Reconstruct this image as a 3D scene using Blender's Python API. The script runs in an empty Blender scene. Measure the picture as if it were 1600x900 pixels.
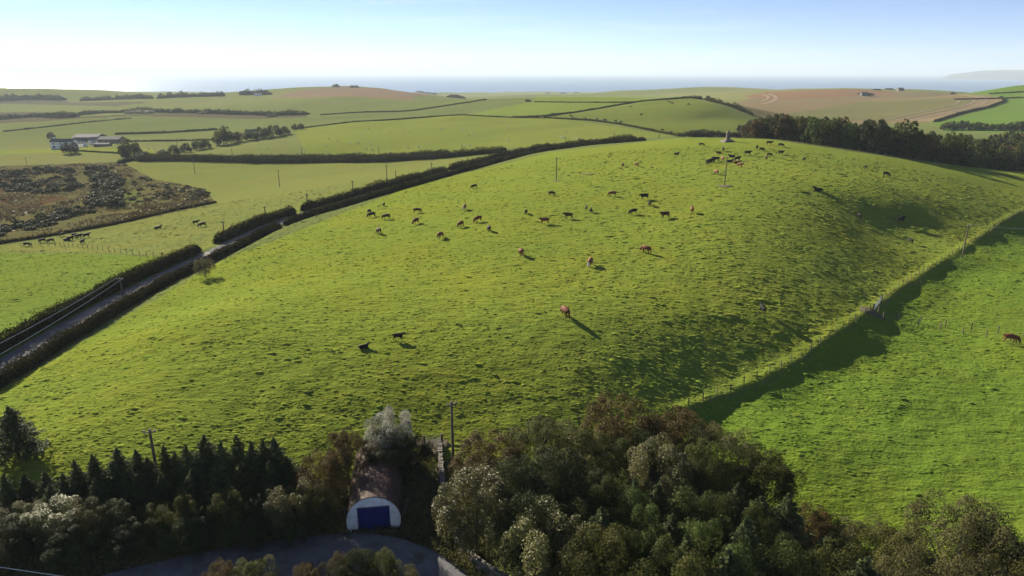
import bpy, math, random
import numpy as np
R = math.radians
rng = np.random.default_rng(7)
random.seed(7)
scene = bpy.context.scene
COL = scene.collection

# ------------------------------------------------------------------ camera, sky, sun, exposure
CAM_Z = 100.0                      # metres above the sea
PITCH = 17.5                       # degrees below the horizon
FOC = 1600 / 2 / (18.0 / 24.0)     # 24 mm on a 36 mm frame, in pixels of the 1600 px photograph
SUN_AZ = -39.0                     # degrees, left of the view direction (+Y)
SUN_EL = 22.0
cam_data = bpy.data.cameras.new('camera')
cam_data.lens = 24.0; cam_data.sensor_width = 36.0
cam_data.clip_start = 1.0; cam_data.clip_end = 150000.0
cam = bpy.data.objects.new('camera', cam_data); COL.objects.link(cam)
cam.location = (0, 0, CAM_Z); cam.rotation_euler = (R(90 - PITCH), 0, 0)
scene.camera = cam

world = bpy.data.worlds.new('World'); scene.world = world; world.use_nodes = True
wn, wl = world.node_tree.nodes, world.node_tree.links
wn.clear()
w_out = wn.new('ShaderNodeOutputWorld'); w_bg = wn.new('ShaderNodeBackground')
sky = wn.new('ShaderNodeTexSky'); sky.sky_type = 'NISHITA'; sky.sun_disc = False
sky.sun_elevation = R(SUN_EL); sky.sun_rotation = R(SUN_AZ)
sky.altitude = 2900; sky.air_density = 0.65; sky.dust_density = 0.05; sky.ozone_density = 1.5
w_bg.inputs['Strength'].default_value = 0.05
w_tint = wn.new('ShaderNodeMix'); w_tint.data_type = 'RGBA'; w_tint.blend_type = 'MULTIPLY'; w_tint.inputs[0].default_value = 1.0
w_tint.inputs[7].default_value = (.99, .975, 1.08, 1)          # the photograph's cool white balance
wl.new(sky.outputs[0], w_tint.inputs[6]); 
w_co = wn.new('ShaderNodeTexCoord'); w_mp = wn.new('ShaderNodeMapping'); w_mp.inputs['Scale'].default_value = (1.6, 1.6, 16.0)
w_no = wn.new('ShaderNodeTexNoise'); w_no.inputs['Scale'].default_value = 2.6; w_no.inputs['Detail'].default_value = 7; w_no.inputs['Roughness'].default_value = .6
w_rp = wn.new('ShaderNodeValToRGB'); w_rp.color_ramp.elements[0].position = .52; w_rp.color_ramp.elements[1].position = .85; w_rp.color_ramp.elements[1].color = (.35, .35, .35, 1)
w_ci = wn.new('ShaderNodeMix'); w_ci.data_type = 'RGBA'; w_ci.inputs[7].default_value = (8.0, 8.2, 8.6, 1)      # thin high cirrus
wl.new(w_co.outputs['Generated'], w_mp.inputs[0]); wl.new(w_mp.outputs[0], w_no.inputs['Vector']); wl.new(w_no.outputs['Fac'], w_rp.inputs[0])
wl.new(w_rp.outputs[0], w_ci.inputs[0]); wl.new(w_tint.outputs[2], w_ci.inputs[6]); wl.new(w_ci.outputs[2], w_bg.inputs['Color']); wl.new(w_bg.outputs[0], w_out.inputs['Surface'])

sun_data = bpy.data.lights.new('sun', 'SUN'); sun_data.energy = 5.0; sun_data.angle = R(0.5)
sun_data.color = (1.0, 0.91, 0.73)
sun = bpy.data.objects.new('sun', sun_data); COL.objects.link(sun)
sun.location = (-300, 400, 400)
sun.rotation_euler = (R(90 - SUN_EL), 0, R(180 - SUN_AZ))
SUN_DIR = np.array([math.sin(R(SUN_AZ)) * math.cos(R(SUN_EL)), math.cos(R(SUN_AZ)) * math.cos(R(SUN_EL)), math.sin(R(SUN_EL))])

vs = scene.view_settings
vs.view_transform = 'Standard'; vs.look = 'None'; vs.gamma = 1.0; vs.use_curve_mapping = False
vs.exposure = 1.5
cy = scene.cycles
cy.use_denoising = True
cy.max_bounces = 5; cy.diffuse_bounces = 2; cy.glossy_bounces = 2; cy.transmission_bounces = 3
cy.volume_bounces = 1; cy.transparent_max_bounces = 4
cy.caustics_reflective = False; cy.caustics_refractive = False

# ------------------------------------------------------------------ helpers
def tag(o, label=None, cat=None, group=None, kind=None):
    if label: o['label'] = label
    if cat: o['category'] = cat
    if group: o['group'] = group
    if kind: o['kind'] = kind
    return o

def mesh_np(name, verts, faces, mats=(), smooth=False, attrs=None, mat_idx=None):
    """faces: (M,k) array or list of such arrays of different k"""
    me = bpy.data.meshes.new(name)
    verts = np.asarray(verts, dtype=np.float32).reshape(-1, 3)
    if not isinstance(faces, (list, tuple)): faces = [faces]
    faces = [np.asarray(f, dtype=np.int32) for f in faces if len(f)]
    nl = sum(f.size for f in faces); nf = sum(len(f) for f in faces)
    me.vertices.add(len(verts)); me.vertices.foreach_set('co', verts.ravel())
    me.loops.add(nl); me.loops.foreach_set('vertex_index', np.concatenate([f.ravel() for f in faces]))
    me.polygons.add(nf)
    tot = np.concatenate([np.full(len(f), f.shape[1], np.int32) for f in faces])
    st = np.zeros(nf, np.int32); st[1:] = np.cumsum(tot)[:-1]
    me.polygons.foreach_set('loop_start', st); me.polygons.foreach_set('loop_total', tot)
    if mat_idx is not None: me.polygons.foreach_set('material_index', np.asarray(mat_idx, np.int32))
    me.polygons.foreach_set('use_smooth', np.full(nf, smooth, bool))
    for m in mats: me.materials.append(m)
    me.update(calc_edges=True)
    for k, a in (attrs or {}).items():
        a = np.asarray(a, np.float32)
        if a.ndim == 1:
            at = me.attributes.new(k, 'FLOAT', 'POINT'); at.data.foreach_set('value', a)
        else:
            at = me.attributes.new(k, 'FLOAT_COLOR', 'POINT')
            at.data.foreach_set('color', np.concatenate([a, np.ones((len(a), 1), np.float32)], 1).ravel())
    return me

def link(name, data, parent=None, loc=(0, 0, 0), rot=(0, 0, 0), scale=(1, 1, 1)):
    o = bpy.data.objects.new(name, data); COL.objects.link(o)
    o.location = loc; o.rotation_euler = rot; o.scale = scale
    if parent: o.parent = parent
    return o

class MB:
    """collects boxes, tubes and prisms into ONE mesh"""
    def __init__(s): s.v = []; s.f = []
    def add(s, vs_, fs_):
        n = len(s.v); s.v += [tuple(map(float, v)) for v in vs_]; s.f += [tuple(i + n for i in f) for f in fs_]; return s
    def box(s, x0, x1, y0, y1, z0, z1):
        return s.add([(x0,y0,z0),(x1,y0,z0),(x1,y1,z0),(x0,y1,z0),(x0,y0,z1),(x1,y0,z1),(x1,y1,z1),(x0,y1,z1)],
                     [(0,3,2,1),(4,5,6,7),(0,1,5,4),(1,2,6,5),(2,3,7,6),(3,0,4,7)])
    def tube(s, pts, rad, n=6, cap=True):
        pts = [np.array(p, float) for p in pts]
        if not hasattr(rad, '__len__'): rad = [rad] * len(pts)
        vs_, fs_ = [], []
        for i, p in enumerate(pts):
            d = pts[min(i+1, len(pts)-1)] - pts[max(i-1, 0)]
            d = d / (np.linalg.norm(d) + 1e-9)
            a = np.cross(d, (0, 0, 1) if abs(d[2]) < .9 else (1, 0, 0)); a /= np.linalg.norm(a); b = np.cross(d, a)
            for k in range(n):
                t = 2 * math.pi * k / n
                vs_.append(p + rad[i] * (math.cos(t) * a + math.sin(t) * b))
        for i in range(len(pts) - 1):
            for k in range(n):
                fs_.append((i*n+k, i*n+(k+1)%n, (i+1)*n+(k+1)%n, (i+1)*n+k))
        if cap: fs_ += [tuple(range(n-1, -1, -1)), tuple((len(pts)-1)*n + k for k in range(n))]
        return s.add(vs_, fs_)
    def lathe(s, prof, n=8, rot0=0.0):
        vs_, fs_ = [], []
        for r, z in prof:
            for k in range(n):
                t = 2 * math.pi * k / n + rot0
                vs_.append((r * math.cos(t), r * math.sin(t), z))
        for i in range(len(prof) - 1):
            for k in range(n): fs_.append((i*n+k, i*n+(k+1)%n, (i+1)*n+(k+1)%n, (i+1)*n+k))
        fs_ += [tuple(range(n-1, -1, -1)), tuple((len(prof)-1)*n + k for k in range(n))]
        return s.add(vs_, fs_)
    def mesh(s, name, mat, smooth=False):
        me = bpy.data.meshes.new(name); me.from_pydata(s.v, [], s.f); me.materials.append(mat)
        if smooth: me.polygons.foreach_set('use_smooth', np.ones(len(s.f), bool))
        me.update(); return me
    def build(s, name, mat, parent=None, smooth=False, **k): return link(name, s.mesh(name, mat, smooth), parent, **k)

def _hash(ix, iy, seed):
    h = (ix.astype(np.int64) * 374761393 + iy.astype(np.int64) * 668265263 + seed * 974711) & 0xffffffff
    h = ((h ^ (h >> 13)) * 1274126177) & 0xffffffff
    return ((h ^ (h >> 16)) & 0xffff) / 65535.0
def vnoise(x, y, scale, seed=0):
    x = np.asarray(x, float) / scale; y = np.asarray(y, float) / scale
    ix, iy = np.floor(x), np.floor(y); fx, fy = x - ix, y - iy
    fx = fx*fx*(3-2*fx); fy = fy*fy*(3-2*fy)
    a, b = _hash(ix, iy, seed), _hash(ix+1, iy, seed); c, d = _hash(ix, iy+1, seed), _hash(ix+1, iy+1, seed)
    return (a*(1-fx)+b*fx)*(1-fy) + (c*(1-fx)+d*fx)*fy - .5

# ------------------------------------------------------------------ materials
def mat_new(name):
    m = bpy.data.materials.new(name); m.use_nodes = True
    n, l = m.node_tree.nodes, m.node_tree.links
    return m, n, l, n['Principled BSDF']
def mixcol(n, l, fac, a, b, blend='MIX'):
    x = n.new('ShaderNodeMix'); x.data_type = 'RGBA'; x.blend_type = blend
    for s, v in ((x.inputs[0], fac), (x.inputs[6], a), (x.inputs[7], b)):
        if hasattr(v, 'is_linked'): l.new(v, s)
        elif isinstance(v, (int, float)): s.default_value = v
        else: s.default_value = (*v, 1)
    return x.outputs[2]
def noise(n, l, vec, scale, detail=4, rough=.55):
    t = n.new('ShaderNodeTexNoise'); t.inputs['Scale'].default_value = scale
    t.inputs['Detail'].default_value = detail; t.inputs['Roughness'].default_value = rough
    if vec is not None: l.new(vec, t.inputs['Vector'])
    return t.outputs['Fac']
def ramp(n, l, fac, p0, p1, c0=(0,0,0), c1=(1,1,1)):
    t = n.new('ShaderNodeValToRGB'); l.new(fac, t.inputs[0])
    t.color_ramp.elements[0].position = p0; t.color_ramp.elements[1].position = p1
    t.color_ramp.elements[0].color = (*c0, 1); t.color_ramp.elements[1].color = (*c1, 1)
    return t.outputs[0]
def objcoord(n): return n.new('ShaderNodeTexCoord').outputs['Object']

def mat_simple(name, col, col2=None, scale=3.0, rough=.9, bump=0.0, spec=.2, metal=0.0):
    m, n, l, b = mat_new(name)
    b.inputs['Roughness'].default_value = rough; b.inputs['Specular IOR Level'].default_value = spec
    b.inputs['Metallic'].default_value = metal
    v = objcoord(n); f = noise(n, l, v, scale)
    l.new(mixcol(n, l, ramp(n, l, f, .35, .65), col, col2 or tuple(c * .7 for c in col)), b.inputs['Base Color'])
    if bump:
        bp = n.new('ShaderNodeBump'); bp.inputs['Strength'].default_value = bump; bp.inputs['Distance'].default_value = .1
        l.new(f, bp.inputs['Height']); l.new(bp.outputs[0], b.inputs['Normal'])
    return m

def mat_leaf(name, c_dark, c_light, trans=.35, hue_obj=.25, rough=.62, spec=.07):
    """leaf faces: colour from a per-leaf tint, a per-plant shift, some light passing through"""
    m, n, l, b = mat_new(name)
    at = n.new('ShaderNodeAttribute'); at.attribute_name = 'tint'
    oi = n.new('ShaderNodeObjectInfo')
    c = mixcol(n, l, at.outputs['Fac'], c_dark, c_light)
    hs = n.new('ShaderNodeHueSaturation')
    mr = n.new('ShaderNodeMapRange'); l.new(oi.outputs['Random'], mr.inputs[0]); mr.inputs[3].default_value = 1 - hue_obj; mr.inputs[4].default_value = 1 + hue_obj
    l.new(mr.outputs[0], hs.inputs['Value'])
    mh = n.new('ShaderNodeMapRange'); l.new(oi.outputs['Random'], mh.inputs[0]); mh.inputs[3].default_value = .5 - hue_obj * .07; mh.inputs[4].default_value = .5 + hue_obj * .07
    l.new(mh.outputs[0], hs.inputs['Hue'])
    l.new(c, hs.inputs['Color'])
    l.new(hs.outputs[0], b.inputs['Base Color'])
    b.inputs['Roughness'].default_value = rough; b.inputs['Specular IOR Level'].default_value = spec
    tr = n.new('ShaderNodeBsdfTranslucent'); l.new(hs.outputs[0], tr.inputs['Color'])
    mx = n.new('ShaderNodeMixShader'); mx.inputs[0].default_value = trans
    l.new(b.outputs[0], mx.inputs[1]); l.new(tr.outputs[0], mx.inputs[2])
    l.new(mx.outputs[0], n['Material Output'].inputs['Surface'])
    return m
# ------------------------------------------------------------------ the lie of the land
CP, SP = math.cos(R(PITCH)), math.sin(R(PITCH))
def ray(px, py):
    xr = (np.asarray(px, float) - 800) / FOC; yu = (450 - np.asarray(py, float)) / FOC
    return np.stack([xr, CP + SP * yu, -SP + CP * yu], -1)

# surveyed spots: (column, row) seen from the camera position and how far (m) the ground there lies below the camera
SPOTS = [
 # valley road and hut
 (585,830,37.5),(650,880,38),(400,890,38),(200,899,38),(720,899,38),(0,870,38),(0,780,37),(250,800,37.1),(450,780,37),(690,790,37),
 (30,705,35.6),(250,720,35.6),(450,705,35.7),(650,690,36.1),(760,690,36.3),(900,710,36.9),(1000,690,37.1),(1090,650,37.3),(800,800,37.6),(900,880,38.2),(1050,880,38.8),
 # right hand field
 (1580,537,38.8),(1250,690,37.8),(1590,850,40),(1400,620,38.2),(1400,800,39.8),(1200,860,39.3),(1590,680,39.6),(1590,450,39.2),(1480,450,39),(1590,390,39.3),(1440,530,38.3),(1330,580,37.8),(1200,660,37.6),
 # the big hill field
 (300,620,34.0),(600,600,33.5),(900,600,34.2),(1050,590,35.4),(100,620,35.4),(300,500,32.6),(600,500,31.6),(880,498,31.4),(1050,500,32.9),(1200,500,34.4),
 (1240,560,36.9),(1365,480,37.2),(1215,583,37.2),(1140,615,37.2),(1500,392,38),(1590,335,38.3),
 (1400,318,31.5),(1400,372,36.6),(1400,345,34.9),(1500,345,36.8),(1500,318,34.2),(1400,300,31.0),(1400,275,30.6),(1400,248,29.8),(1300,232,27.8),(1200,218,27.0),(1140,219,26.6),(1600,268,35.5),(1500,258,32.8),(1500,290,33.6),(1590,300,36.8),
 (1300,340,31.5),(1300,300,29.3),
 (1000,330,29.9),(1040,340,30),(850,350,30.5),(700,330,32),(600,360,32.5),(1130,290,28),(1200,240,26.8),(870,281,30.3),(740,295,32.8),(1150,400,31),(1250,330,29.8),(1250,400,32.5),
 (1300,450,34.8),(1100,450,32.2),(1200,450,33.2),(1400,420,37.2),(1000,260,29),(450,420,33.8),(1060,215,27.8),
 (1000,400,31.0),(850,430,31.1),(700,420,31.3),
 # the lane on the left
 (345,408,36.2),(0,610,36.8),(200,510,36.2),(640,292,34.8),(600,330,33.4),(470,345,35.9),(1000,223,29.8),(860,238,32.2),
 (180,460,37.0),(340,390,37),(0,540,37.6),(760,262,35.3),
 # left hand fields
 (100,430,40.6),(100,480,39),(0,400,46),(200,400,41.5),(270,402,40),(100,375,47),(300,350,43),(400,330,41),(500,300,40.5),(560,284,39.8),(300,290,51),(305,271,52),
 (440,290,47),(600,270,42),(400,255,50),(700,252,41),(830,236,35.5),(480,250,47.5),(230,250,53),(150,300,54),(0,280,57),(0,340,52.5),(200,340,48),(330,315,47),
 (100,235,57),(200,222,57.5),(0,240,58),(30,200,60),(300,190,56),(150,186,57),(300,235,52.5),(400,208,50.5),(470,240,45.5),
 (600,236,43),(600,200,42),(730,182,38),(900,192,36),(900,225,34.5),(1000,210,33.6),(480,205,47),(560,190,44),(820,225,36.5),
 # the second hill
 (1000,190,34.3),(1000,166,28.5),(1075,153,24.5),(1150,166,27.3),(1150,192,34),(1110,174,28.1),(1110,186,33.0),(1110,200,34.2),(1030,203,34.2),
 (900,170,33),(900,153,30.5),(760,165,36.5),(830,180,36.7),(1000,155,28),
 # far hills
 (1000,141,50),(850,147,60),(550,134,30),(430,150,44),(640,146,42),(0,138,40),(300,150,52),(150,152,54),(0,160,60),(100,177,62),(300,167,53),(500,171,46),(640,171,42.5),(620,157,39),(530,151,36.5),(420,165,48),
 (700,155,46),(100,140,40),(250,147,50),(1100,137,44),
 (1250,138,31),(1250,160,38),(1250,185,45),(1400,190,46),(1400,150,36),(1400,141,33),(1500,152,36),(1500,185,43.5),(1560,158,35),(1595,132,16),(1595,190,42),(1550,145,26),(1480,141,33),(1330,150,35.5),(1180,150,37),(1160,140,42),
]
# ground that other ground hides from here: (column for its bearing, distance m, metres below the camera)
HIDDEN = [
 (1300,350,35),(1300,420,42),(1450,345,38),(1450,420,46),(1590,370,42),(1590,430,46),(1200,350,30.5),(1200,410,38),(1100,340,31),(1140,410,36),(1300,560,46),(1450,560,46.5),(1590,500,45),
 (550,2300,55),(900,1400,60),(1075,1000,45),(1250,2100,60),(1400,2000,60),(1590,1500,55),(730,800,43),(100,2600,62),(300,2300,66),(0,2600,60),
 (650,2200,76),(750,1700,66),(750,2600,84),(850,2600,86),(1000,2900,88),(450,2400,62),(1180,620,34),(1180,900,42),
]
spots = []
for px, py, d in SPOTS:
    v = ray(px, py); t = d / -v[2]; spots.append((math.atan2(v[0], v[1]), math.log(math.hypot(v[0], v[1]) * t), d))
for px, r, d in HIDDEN:
    spots.append((math.atan((px - 800) / FOC / 1.0), math.log(r), d))
for a in range(-170, 171, 20):                     # the coast all round, the valley floor under and behind the camera
    spots.append((R(a), math.log(3400 if a > -30 else 3900), 92)); spots.append((R(a), math.log(4600), 112)); spots.append((R(a), math.log(9000), 116))
    spots.append((R(a), math.log(4), 39.5)); spots.append((R(a), math.log(18), 39.2))
    if abs(a) >= 70:
        for r_, d_ in ((60, 39.5), (150, 42), (400, 50), (1200, 58)): spots.append((R(a), math.log(r_), d_))
spots = np.array(spots)
def tps_fit(p, lam=.0006):
    d = np.linalg.norm(p[:, None, :2] - p[None, :, :2], axis=2)
    K = np.where(d > 0, d*d*np.log(d + 1e-12), 0) + lam * np.eye(len(p))
    P = np.c_[np.ones(len(p)), p[:, :2]]
    A = np.block([[K, P], [P.T, np.zeros((3, 3))]])
    return np.linalg.solve(A, np.r_[p[:, 2], 0, 0, 0])
def tps_eval(p, w, a, lr):
    out = w[-3] + w[-2] * a + w[-1] * lr
    for i in range(len(p)):
        d2 = (a - p[i, 0])**2 + (lr - p[i, 1])**2
        out += w[i] * .5 * d2 * np.log(d2 + 1e-18)
    return out
AZ = np.concatenate([np.arange(-180, -48, 4.0), np.arange(-48, 48, .15), np.arange(48, 180.1, 4.0)]) * math.pi / 180
RR = np.concatenate([np.geomspace(3, 30, 30)[:-1], np.geomspace(30, 1000, 380)[:-1], np.geomspace(1000, 9000, 150)])
LR = np.log(RR)
GA, GL = np.meshgrid(AZ, LR, indexing='ij')
GX, GY = np.sin(GA) * np.exp(GL), np.cos(GA) * np.exp(GL)
GZ = CAM_Z - tps_eval(spots, tps_fit(spots), GA, GL)
GR = np.exp(GL)
GZ += 1.1 * vnoise(GX, GY, 45, 1) * np.clip(GR / 300, .25, 2) + .35 * vnoise(GX, GY, 13, 2) + 6.0 * vnoise(GX, GY, 180, 3) * np.clip((GR - 500) / 600, 0, 1.5) + 9.0 * vnoise(GX, GY, 420, 4) * np.clip((GR - 900) / 700, 0, 1)
IA = np.arange(len(AZ)); IR = np.arange(len(LR))
def H(x, y):
    x = np.asarray(x, float); y = np.asarray(y, float)
    a = np.interp(np.arctan2(x, y), AZ, IA); r = np.interp(np.log(np.hypot(x, y) + 1e-6), LR, IR)
    i = np.clip(a.astype(int), 0, len(AZ) - 2); j = np.clip(r.astype(int), 0, len(LR) - 2); fa = a - i; fr = r - j
    return (GZ[i, j]*(1-fa)+GZ[i+1, j]*fa)*(1-fr) + (GZ[i, j+1]*(1-fa)+GZ[i+1, j+1]*fa)*fr
TS = np.geomspace(35, 6500, 1400)
def hit(px, py):
    """the ground point seen at a pixel (arrays or scalars) -> (n,3)"""
    v = ray(np.atleast_1d(px), np.atleast_1d(py))
    out = np.zeros((len(v), 3))
    for k, d in enumerate(v):
        X, Y, Zr = d[0]*TS, d[1]*TS, CAM_Z + d[2]*TS
        df = Zr - H(X, Y)
        neg = np.nonzero(df < 0)[0]
        if len(neg) == 0: i = int(np.argmin(df / TS)); t = TS[i]
        else:
            i = max(neg[0], 1); t = TS[i-1] + (TS[i]-TS[i-1]) * df[i-1] / (df[i-1] - df[i] + 1e-9)
        out[k] = (d[0]*t, d[1]*t, 0); out[k, 2] = H(out[k, 0], out[k, 1])
    return out
def hit1(px, py): return hit(px, py)[0]
def line(pts, step=8):
    """polyline given by pixels -> ground polyline"""
    P = []
    for (a, b), (c, d) in zip(pts[:-1], pts[1:]):
        n = max(1, int(math.hypot(c-a, d-b) / step))
        P += [(a + (c-a)*i/n, b + (d-b)*i/n) for i in range(n)]
    P.append(pts[-1]); P = np.array(P)
    return hit(P[:, 0], P[:, 1])
def smooth_line(P, ds, it=6):
    """resample at even spacing ds (m) after smoothing"""
    P = np.asarray(P)[:, :2].copy()
    s = np.r_[0, np.cumsum(np.linalg.norm(np.diff(P, axis=0), axis=1))]
    n = max(2, int(s[-1] / ds) + 1); t = np.linspace(0, s[-1], n)
    Q = np.c_[np.interp(t, s, P[:, 0]), np.interp(t, s, P[:, 1])]
    for _ in range(it):
        if len(Q) > 2: Q[1:-1] = .25*Q[:-2] + .5*Q[1:-1] + .25*Q[2:]
    return Q
def seg_dist(P, X, Y):
    """distance, signed side (right +) and height index along a polyline for points"""
    best = np.full(X.shape, 1e9); side = np.zeros(X.shape); par = np.zeros(X.shape)
    for i in range(len(P) - 1):
        a, b = P[i, :2], P[i+1, :2]; d = b - a; L2 = d @ d + 1e-9
        t = np.clip(((X-a[0])*d[0] + (Y-a[1])*d[1]) / L2, 0, 1)
        ex, ey = X - a[0] - t*d[0], Y - a[1] - t*d[1]; dd = np.hypot(ex, ey)
        m = dd < best
        best = np.where(m, dd, best); side = np.where(m, np.sign(d[1]*ex - d[0]*ey), side); par = np.where(m, i + t, par)
    return best, side, par
def near(P, margin):
    P = np.asarray(P)
    return (GX > P[:, 0].min()-margin) & (GX < P[:, 0].max()+margin) & (GY > P[:, 1].min()-margin) & (GY < P[:, 1].max()+margin)

# routes laid over the land
LANE_PX = [(-60,612),(0,574),(100,515),(200,459),(290,415),(340,392),(400,362),(450,342),(520,322),(600,298),(680,276),(760,255),(840,236),(920,226),(1000,219)]
lane = smooth_line(line(LANE_PX), 3.0, 10)
ROAD_PX = [(150,935),(260,905),(400,880),(500,866),(570,861),(620,868),(655,885),(680,905),(700,935)]
road = smooth_line(line(ROAD_PX), 1.0, 14)
FENCE_PX = [(1075,640),(1140,615),(1215,583),(1290,535),(1345,497),(1366,482),(1420,443),(1470,411),(1520,380),(1560,353),(1590,335),(1640,318)]
fence = smooth_line(line(FENCE_PX), 2.0, 3)

def flatten(P, half, soft):
    global GZ
    hz = H(P[:, 0], P[:, 1])
    for _ in range(10): hz[1:-1] = .25*hz[:-2] + .5*hz[1:-1] + .25*hz[2:]
    m = near(P, half + soft + 2); X, Y = GX[m], GY[m]
    d, s, t = seg_dist(P, X, Y)
    z = np.interp(t, np.arange(len(P)), hz)
    w = np.clip(1 - (d - half) / soft, 0, 1); w = w*w*(3-2*w)
    GZ[m] = GZ[m]*(1-w) + z*w
    return hz
flatten(lane, 3.2, 5.0); flatten(road, 2.8, 3.0)
# low bank under the right hand fence, with the steep drop on its far side
m = near(fence, 40); X, Y = GX[m], GY[m]; d, s, t = seg_dist(fence, X, Y)
u = d * s
tt = t / (len(fence) - 1)
dz = .38 * np.exp(-(u / 1.1)**2)
amp = np.interp(tt, [0, .12, .4, .62, .8, 1], [.3, .4, .4, .5, .8, .4]) * (1 + 1.3 * vnoise(X, Y, 7, 51))
dz -= amp * np.where(u > 0, np.clip(u / 5.5, 0, 1)**.9 * np.exp(-np.clip(u - 6, 0, 99) / 12), 0)
dz += .2 * amp * np.where(u <= 0, np.exp(u / 8), np.exp(-u / 1.5))
dz += .45 * vnoise(X, Y, 4.5, 53) * np.where(u > 0, np.clip(u / 2, 0, 1) * np.exp(-u / 14), 0)
GZ[m] += dz * np.clip((46 - d) / 10, 0, 1)
# tussocks and trodden ground close by
GZ += np.clip((260 - GR) / 150, 0, 1) * (.16 * vnoise(GX, GY, 2.6, 5) + .10 * vnoise(GX, GY, 1.2, 6)) * np.where(seg_dist(road[::3], GX, GY)[0] < 3.2, 0.0, 1.0)
# ------------------------------------------------------------------ field colours (the real colour of what grows there)
G_MAIN, G_RIGHT, G_MID, G_PALE = (.172,.210,.034), (.128,.190,.026), (.165,.182,.056), (.165,.176,.068)
FIELDS = [
 (G_MAIN, [(-60,640),(0,610),(345,408),(640,292),(860,238),(1060,216),(1140,216),(1200,217.5),(1300,232.5),(1400,247.5),(1500,259),(1600,269),(1640,274),(1640,318),(1590,335),(1366,482),(1215,583),(1075,640),(1000,700),(700,720),(450,800),(0,880),(-60,880)]),
 (G_RIGHT, [(1640,322),(1590,337),(1366,486),(1215,587),(1075,645),(1000,720),(1000,960),(1900,960),(1900,330)]),
 ((.135,.185,.035), [(-80,392),(180,398),(270,402),(310,400),(0,560),(-80,610)]),
 (G_MID, [(-80,385),(100,352),(335,322),(240,282),(190,258),(220,250),(480,251),(700,246),(860,234),(640,285),(340,385),(270,400),(180,396),(-80,390)]),
 ((.105,.095,.045), [(-80,262),(190,253),(240,280),(320,295),(338,318),(180,352),(0,378),(-80,388)]),
 ((.085,.050,.032), [(-80,266),(30,264),(60,300),(110,310),(30,330),(-80,330)]),
 ((.10,.115,.035), [(170,282),(205,280),(225,320),(190,330)]),
 ((.18,.21,.045), [(-80,238),(83,232),(120,231),(240,232),(240,239),(180,239),(0,240)]),
 ((.165,.190,.045), [(480,240),(460,203),(550,190),(720,180),(860,183),(1055,212),(1040,214),(830,229),(700,239),(600,246)]),
 ((.150,.195,.040), [(730,179),(835,158),(840,150),(1075,151),(850,183)]),
 ((.125,.150,.036), [(850,184),(1075,152),(1190,190),(1190,205),(1060,213),(970,194)]),
 ((.185,.135,.085), [(1190,187),(1150,160),(1210,145),(1320,139),(1560,150),(1567,158),(1540,168),(1450,191),(1300,196)]),
 ((.15,.14,.065), [(1215,180),(1340,160),(1480,152),(1530,156),(1500,168),(1400,188),(1230,188)]),
 ((.21,.115,.075), [(1160,150),(1200,143),(1330,139),(1390,143),(1400,148),(1210,156)]),
 ((.24,.18,.12), [(1410,190),(1450,190),(1545,168),(1567,157),(1555,151),(1500,148),(1530,155),(1510,168)]),
 ((.105,.175,.035), [(1455,193),(1545,170),(1570,158),(1560,150),(1500,146),(1600,131),(1680,125),(1680,210),(1480,205)]),
 ((.20,.135,.10), [(425,152),(470,141),(540,135),(600,139),(680,147),(640,157),(560,151),(480,152)]),
 ((.13,.15,.055), [(640,150),(690,148),(720,156),(680,158)]),
 ((.095,.080,.055), [(-80,176),(60,175),(100,183),(300,175),(400,180),(480,177),(480,183),(400,186),(200,181),(0,193),(-80,196)]),
 ((.10,.09,.06), [(-80,156),(100,154),(110,160),(240,159),(180,166),(0,162),(-80,164)]),
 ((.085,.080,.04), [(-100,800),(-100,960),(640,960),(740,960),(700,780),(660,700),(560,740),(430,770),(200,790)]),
]
def inside(P, X, Y):
    c = np.zeros(X.shape, bool); n = len(P)
    for i in range(n):
        (x1, y1), (x2, y2) = P[i][:2], P[(i+1) % n][:2]
        if y1 == y2: continue
        c ^= ((y1 > Y) != (y2 > Y)) & (X < (x2-x1) * (Y-y1) / (y2-y1) + x1)
    return c
GC = np.empty(GX.shape + (3,)); GC[:] = G_PALE
n1 = vnoise(GX, GY, 400, 11)[..., None]; GC *= 1 + .5*n1*np.array([1, .6, .8])
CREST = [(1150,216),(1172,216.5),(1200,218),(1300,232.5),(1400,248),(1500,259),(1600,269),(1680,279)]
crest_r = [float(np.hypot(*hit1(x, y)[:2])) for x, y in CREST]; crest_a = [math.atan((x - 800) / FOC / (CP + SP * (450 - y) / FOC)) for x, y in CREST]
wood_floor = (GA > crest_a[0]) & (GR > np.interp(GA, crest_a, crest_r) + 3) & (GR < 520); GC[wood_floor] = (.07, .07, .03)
wx, wy = GX + .9 * vnoise(GX, GY, 4, 21), GY + .9 * vnoise(GX, GY, 4, 22)
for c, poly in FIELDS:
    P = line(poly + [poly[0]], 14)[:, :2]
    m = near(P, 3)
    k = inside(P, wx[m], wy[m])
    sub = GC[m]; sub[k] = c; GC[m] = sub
GC[GZ < 1.5] = (.2, .17, .13)

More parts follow.
